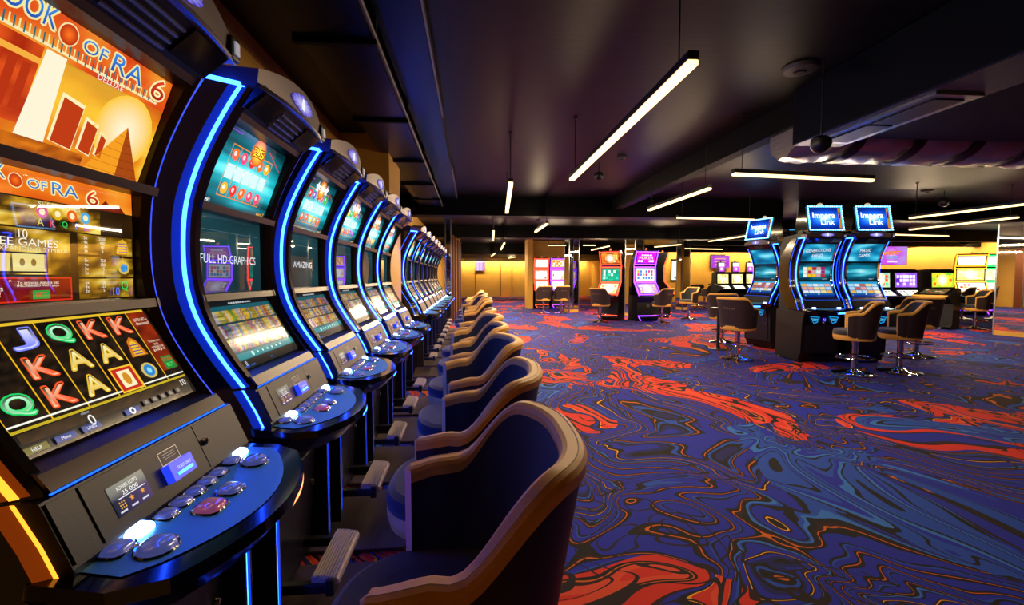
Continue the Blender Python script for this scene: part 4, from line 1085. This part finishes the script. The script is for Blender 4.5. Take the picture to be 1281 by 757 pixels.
# ------------------------------------------------------------------ blue island: three curved machines round a mirrored column
def pic_isl_top(h, seed, word):
    c = Canvas(SW, h); c.grid(0, 0, 1, 1, 14, 10, lambda x, y: ramp([(0, '063a5c'), (.5, '0e86b8'), (.8, '3ac4e8'), (1, '90ecff')], .5+.9*ns(x*2.2, y*2.6, seed)), 0)
    if word:
        for k, w_ in enumerate(word.split()): c.text(w_, .5, .64-k*.3, .05, 'f4fbff', .042*len(w_)*.8, 0.05)
    return c
def pic_isl_mid(h, seed):
    rnd = random.Random(seed); c = Canvas(SW, h)
    c.grid(0, 0, 1, 1, 14, 10, lambda x, y: ramp([(0, '042e40'), (.5, '0c88a8'), (.8, '60d8e8'), (1, 'd8ffff')], .95-2.0*abs(y-.5)-.5*abs(x-.5)+.4*ns(x*2, y*8, seed)), 0)
    if seed == 2:
        for i in range(5):
            for j in range(3): c.rect(.14+i*.145, .18+j*.2, .27+i*.145, .365+j*.2, rnd.choice(('f0f0e8', 'c02030', 'f0c020', 'a01870', 'e0a0a0')), 1)
    c.text('extra 7', .84, .08, .016, 'e0f4ff', .07); return c
def pic_isl_low(h, seed):
    rnd = random.Random(seed); c = Canvas(SW, h)
    c.grid(0, 0, 1, 1, 8, 8, lambda x, y: mix('0a3a90', '30a8d8', y), 0)
    for r in range(3):
        for i in range(5): c.rect(.03+i*.19, .24+r*.22, .20+i*.19, .42+r*.22, rnd.choice(('e8e8f0', 'f0b050', 'f0d890', 'c06050', 'b8d8f0', 'f0a090')), 1)
    c.rect(0, 0, 1, .1, '0a2a90', 2); c.disc(.5, .16, .01, 'e0ffff', layer=3); c.text('2', .06, .1, .02, 'ffffff', layer=3); return c
GISL = 'curved machines of the blue island'
for k, (px, py, ox, oy, rz, lab, wd) in enumerate((
        (962, 444, 0, 0, -76, 'island slot machine facing left, cyan screens and bulb-lit topper', ''),
        (1019, 452, 0, .52, -4, 'middle island slot machine with red tile reels and bulb-lit topper', 'GENERATIONS AHEAD'),
        (1077, 452, 0, .52, -4, 'right island slot machine reading MAGIC GAMES with bulb-lit topper', 'MAGIC GAMES'))):
    p = at_z(px, py, 0)
    if k == 0: p = Vector((5.86, 8.2, 0))
    pics = (mkscreen(pic_isl_top(hT, k+1, wd), 'top', 'island', SCR), mkscreen(pic_isl_mid(hM, k+1), 'mid', 'island', SCR), mkscreen(pic_isl_low(hL, k+1), 'low', 'island', SCR))
    build_curved(lab, GISL, (p.x+ox, p.y+oy, 0), math.radians(rz), pics, topper=True, footrest=False, chromerail=True, board=False, keys=False)

# ------------------------------------------------------------------ mirrored columns
def mirror_column(label, x, y, w_, rz, z1=CEIL, foot=GOLD):
    t = thing('mirrored_column', label, 'column', (x, y, 0), math.radians(rz), 'mirror-clad columns'); h = w_/2
    MB().box(-h+.012, h-.012, -h+.012, h-.012, .0, z1).build('core', BLACK, t)
    for k in range(4):
        M = Matrix.Rotation(k*PI/2, 4, 'Z')
        MB().box(-h+.02, h-.02, -h, -h+.01, .10, z1-.001).rot(M).build('mirror_panel', MIRROR, t)
        MB().box(h-.022, h+.006, -h-.006, -h+.022, 0.0, z1-.001).rot(M).build('corner_strip', STEEL, t)
        MB().box(-h+.023, h-.023, -h-.008, -h+.011, 0.001, .10).rot(M).build('skirting', foot, t)
    return t
mirror_column('mirrored column rising out of the middle of the blue island', 6.45, 8.95, .36, 40)
p = at_z(717, 391, 0); mirror_column('mirrored column with gold skirting beside the gold pillar machines', p.x, p.y+.3, .40, 14)
p = at_z(858, 388, 0); mirror_column('square mirrored column between the purple machine and the island', p.x, p.y+.3, .36, 18)
mirror_column('mirrored column behind the red and purple machines', 5.35, 14.9, .42, 30)
p = at_z(1284, 423, 0); mirror_column('large mirrored column at the right edge of the picture', p.x+.30, p.y+.34, .62, 8)
mirror_column('mirrored column at the end of the second machine bank', -.60, 12.4, .16, 0)
# fins stand in for stripes reflected in the column; gold panel beyond
for k in range(4):
    t = thing('reflection_fin', '%s bronze fin standing in for a mirrored stripe beyond the second machine bank' % ORD[k], 'reflection', (-.52+.05*k, 13.3+k*.75-(.3 if k == 1 else 0), 0), 0, 'bronze reflection fins')
    MB().box(-.03, .03, -.14, .14, 0, 2.46 if k else 2.46).build('fin_board', SLAT, t)
    MB().box(.03, .042, -.145, -.12, 0, 2.46).build('edge_strip', STEEL, t)
struct('wall_partition', MB().box(-.9, -.42, 17.0, 17.5, 0, CEIL), GOLD, 'gold partition end beyond the reflection fins')
# gold pillar carrying the two framed machines
p = at_z(662, 386, 0)
struct('wall_pillar', MB().box(p.x-.02, p.x+1.75, p.y+.63, p.y+1.0, 0, CEIL).box(p.x-.10, p.x+.12, p.y-.25, p.y+.63, 0, CEIL), GOLD, 'gold pillar behind the red and purple framed machines')

# ------------------------------------------------------------------ wall screens and posters
def wall_tv(label, x, y, z, w_, h_, rz, canvas):
    t = thing('wall_screen', label, 'television', (x, y, z), math.radians(rz))
    MB().box(-w_/2-.02, w_/2+.02, 0, .05, -.02, h_+.02, .006).build('frame', BLACK, t)
    link('screen', canvas.mesh('picture', SCR, flatmap(w_, h_, -.002)), t)
    MB().box(-.15, .15, .05, .12, h_*.3, h_*.7).build('bracket', BLACK, t)
    if y < 20: MB().tube([(0, .1, h_*.5), (0, .1, CEIL-z)], .02, 8).build('hanging_pole', BLACK, t)
c = Canvas(1.12, .66)
c.grid(0, 0, 1, 1, 12, 8, lambda x, y: ramp([(0, 'd818e0'), (.5, 'd060f0'), (1, 'b8a8f0')], .2+.6*x+.4*ns(x*3, y*3)), 0)
c.glow(.45, .55, .27, 'ffb8ff', 'd060f0', layer=1); c.L = 2
c.otext('JACKPOT', .46, .62, .15, 'ffd820', 'e83010', .70, .04, .10); c.otext('50.000', .47, .40, .11, 'a0d8ff', '3060c0', .46, .02, .08)
c.rect(.3, .12, .66, .22, 'f0e8ff', 20)
a = at_y(1116.5, 331, 15.8); wall_tv('magenta hanging screen reading JACKPOT right of the island', a.x, 15.8, a.z, 1.12, .66, 0, c)
c = Canvas(1.0, .62); c.grid(0, 0, 1, 1, 10, 6, lambda x, y: mix('c018d8', 'b060e8', .5+ns(x*4, y*4, 2)), 0)
for k, v in enumerate((.75, .5, .25)): c.rect(.2, v-.05, .8, v+.05, 'ffa8a0', 1)
a = at_y(897.5, 335, 22.9); wall_tv('purple wall screen left of the island machines', a.x, 22.88, a.z, .75, .66, 0, c)
c = Canvas(.62, .72); c.grid(0, 0, 1, 1, 8, 4, lambda x, y: ramp([(0, 'f8e8ff'), (.4, 'c890f8'), (.7, 'f0f0ff'), (1, 'f080d0')], abs(math.sin(x*9))), 0)
a = at_y(600.5, 338.5, 30.3); wall_tv('white and violet screen on the far gold wall above the aisle', a.x, 30.38, a.z, .62, .72, 0, c)
t = thing('light_poster', 'tall lit white poster on the gold wall right of the purple machine', 'poster', (0, 0, 0))
a = at_y(846.5, 350, 22.8); t.location = (a.x, 22.99, a.z)
MB().box(-.24, .24, -.04, 0, -.04, 1.05, .006).build('frame', BRONZE, t)
c = Canvas(.40, .96); c.grid(0, 0, 1, 1, 4, 6, lambda x, y: mix('f4ffe8', 'e0f0c8', y), 0); c.ell(.5, .12, .2, .06, '3a90a0', 10)
link('poster_print', c.mesh('poster', SCRB, flatmap(.40, .96, -.042)), t)

# ------------------------------------------------------------------ low slant machines and player terminals
def slant_machine(label, grp, loc, rz, pic1, pic2, w_=.62, topper=True):
    t = thing('slant_top_machine', label, 'slot machine', loc, math.radians(rz), grp); h = w_/2
    MB().prism([(.0, 0), (.42, 0), (.48, .10), (.45, .55), (.75, .66), (.76, .72), (.44, .92), (.40, 1.48), (.30, 1.52), (.0, 1.50)], -h, h).build('cabinet', CABINET, t)
    MB().prism([(.455, .94), (.42, 1.46), (.405, 1.46), (.44, .94)], -h+.02, h-.02).build('screen_surround', GLOSS, t)
    link('screen_upper', pic1(w_-.1, .42).mesh('slant', SCRB, segmap(w_-.1, .452, .99, .424, 1.41, .42)), t)
    link('screen_lower', pic2(w_-.14, .24).mesh('slant2', SCRB, segmap(w_-.14, .705, .762, .49, .90, .24)), t)
    MB().prism([(.60, .68), (.80, .70), (.80, .73), (.74, .74)], -h, h).build('button_shelf', PANEL, t)
    for q in range(5): MB().box(-.2+q*.09, -.15+q*.09, -.80, -.765, .73, .742).build('button', KEY, t)
    if topper:
        MB().prism([(.12, 1.50), (.30, 1.50), (.26, 1.98), (.16, 1.98)], -.16, .16).build('topper', GLOSS, t)
        c = Canvas(.28, .4); c.grid(0, 0, 1, 1, 4, 6, lambda x, y: 'f0f0ff' if y > .6 else 'c050e0', 0); c.disc(.5, .3, .07, 'ffd0ff')
        link('topper_screen', c.mesh('topper', SCRB, segmap(.28, .306, 1.54, .272, 1.94, .4)), t)
        MB().lathe([(.03, 1.98), (.03, 2.05), (.01, 2.06)], 8, (0, -.2)).build('beacon', SILVER, t)
    return t
GS = 'low slant-top machines behind the island'
for k, px in enumerate((904, 922, 940)):
    a = at_y(px, 346, 20.5)
    slant_machine(('left', 'middle', 'right')[k]+' of the low yellow-screened machines behind the island chair', GS, (a.x, 20.9, 0), 0, gen(80+k, ('f0c850', 'fff4c0'), ('fff8e0', 'f0a030')), gen(90+k, ('e8e8d8', 'ffffff'), ('90c0a0', 'f0d080')))
for k, (px, pic) in enumerate(((1098, gen(95, ('20a0a0', 'e0e0a0'), ('e84020', '40d0a0', 'f0e0c0'))), (1132, gen(96, ('5a18b8', 'b070f0'), ('ffffff', 'e0d0ff'))), (1178, gen(97, ('20c040', 'f0d020'), ('f0f040', 'e06020'))))):
    a = at_y(px, 346, 12.6)
    slant_machine(('leftmost teal-screened', 'purple-screened', 'rightmost green-screened')[k]+' low machine between the island and the jackpot screen', 'low machines below the jackpot screen', (a.x, 13.0, 0), 0, pic, gen(98+k, ('f0f0f0', 'ffffff'), ('e04040', 'f0c030', '3060d0', '30b050', '202020')), .80, False)
GT = 'black player terminals at the right'
for k, (px, py, rz, lab) in enumerate(((1176, 412, -70, 'black slanted player terminal right of the island chairs'), (890, 383, 60, 'far black player terminal left of the island'))):
    a = at_z(px, py, 0)
    t = thing('player_terminal', lab, 'terminal', (a.x+(.35 if k < 1 else 0), a.y+.3, 0), math.radians(rz), GT)
    MB().prism([(.0, 0), (.40, 0), (.44, .06), (.36, .14), (.34, .62), (.62, .80), (.60, .84), (.10, 1.02), (.0, .98)], -.36, .36).build('pedestal', CABINET, t)
    MB().prism([(.55, .862), (.16, 1.003), (.165, 1.012), (.555, .871)], -.30, .30).build('screen_bezel', GLOSS, t)
    link('screen', gen(110+k, ('3a2a18', '8a6a40'), ('c04020', 'e0c080', '206040'))(.5, .34).mesh('term', SCR, segmap(.5, .54, .878, .22, .994, .34)), t)
    MB().box(-.36, .36, -.66, -.60, .80, .845, .01).build('arm_rest', TAN, t)
    MB().box(-.2, .2, -.50, -.40, 0.0, .05, .008).build('foot_plate', STEEL, t)
# black pole stand with round base left of the island
a = at_z(898, 437, 0)
t = thing('pole_stand', 'slim black pole stand with a small top left of the island chair', 'stand', a)
MB().lathe([(.15, 0.001), (.15, .012), (.03, .025), (.03, .03)], 24).build('base', BLACK, t, True)
MB().tube([(0, 0, .02), (0, 0, .72)], .028, 12).build('pole', BLACK, t, True)
MB().lathe([(.14, .72), (.14, .745)], 24).build('top', BLACK, t, True)
# ------------------------------------------------------------------ added lamps that brighten the far and right gold walls
for lab, (x0_, x1_), y, z in (('added lamp washing the far gold wall', (-.8, 7.6), 30.1, 2.28), ('added lamp washing the gold wall behind the jackpot screen', (8.6, 19.8), 22.3, 2.66)):
    t = thing('added_wash_lamp', lab, 'lamp', ((x0_+x1_)/2, y, z), 0)
    L = x1_-x0_
    MB().box(-L/2, L/2, -.04, .04, 0, .04).build('housing', LAMPBODY, t)
    MB().box(-L/2, L/2, -.03, .03, -.01, 0).build('diffuser', LAMP, t)
    ld = bpy.data.lights.new('added_wash_light', 'AREA'); ld.shape = 'RECTANGLE'; ld.size = L; ld.size_y = .05; ld.energy = 30*L; ld.color = (1, .74, .42)
    lo = bpy.data.objects.new('added_wash_light', ld); COL.objects.link(lo); lo.parent = t; lo.location = (0, 0, -.02); lo.rotation_euler = (.5, 0, 0)
t = thing('added_wash_lamp', 'added lamp washing the gold wall at the right', 'lamp', (19.85, 17, 2.66), PI/2)  # extra lamp put in to brighten the right wall
MB().box(-5.5, 5.5, -.04, .04, 0, .04).build('housing', LAMPBODY, t)
MB().box(-5.5, 5.5, -.03, .03, -.01, 0).build('diffuser', LAMP, t)
ld = bpy.data.lights.new('added_wash_light', 'AREA'); ld.shape = 'RECTANGLE'; ld.size = 11; ld.size_y = .05; ld.energy = 320; ld.color = (1, .74, .42)
lo = bpy.data.objects.new('added_wash_light', ld); COL.objects.link(lo); lo.parent = t; lo.location = (0, 0, -.02); lo.rotation_euler = (-.5, 0, 0)
beam('black valance added to hide the added lamp by the right wall', 19.5, 19.6, 11, 22.0, 2.6, CEIL)  # made-up strips screening the extra wall lamps from view
beam('black valance added to hide the added lamp at the far right', 8.3, XR, 22.0, 22.1, 2.5, CEIL)
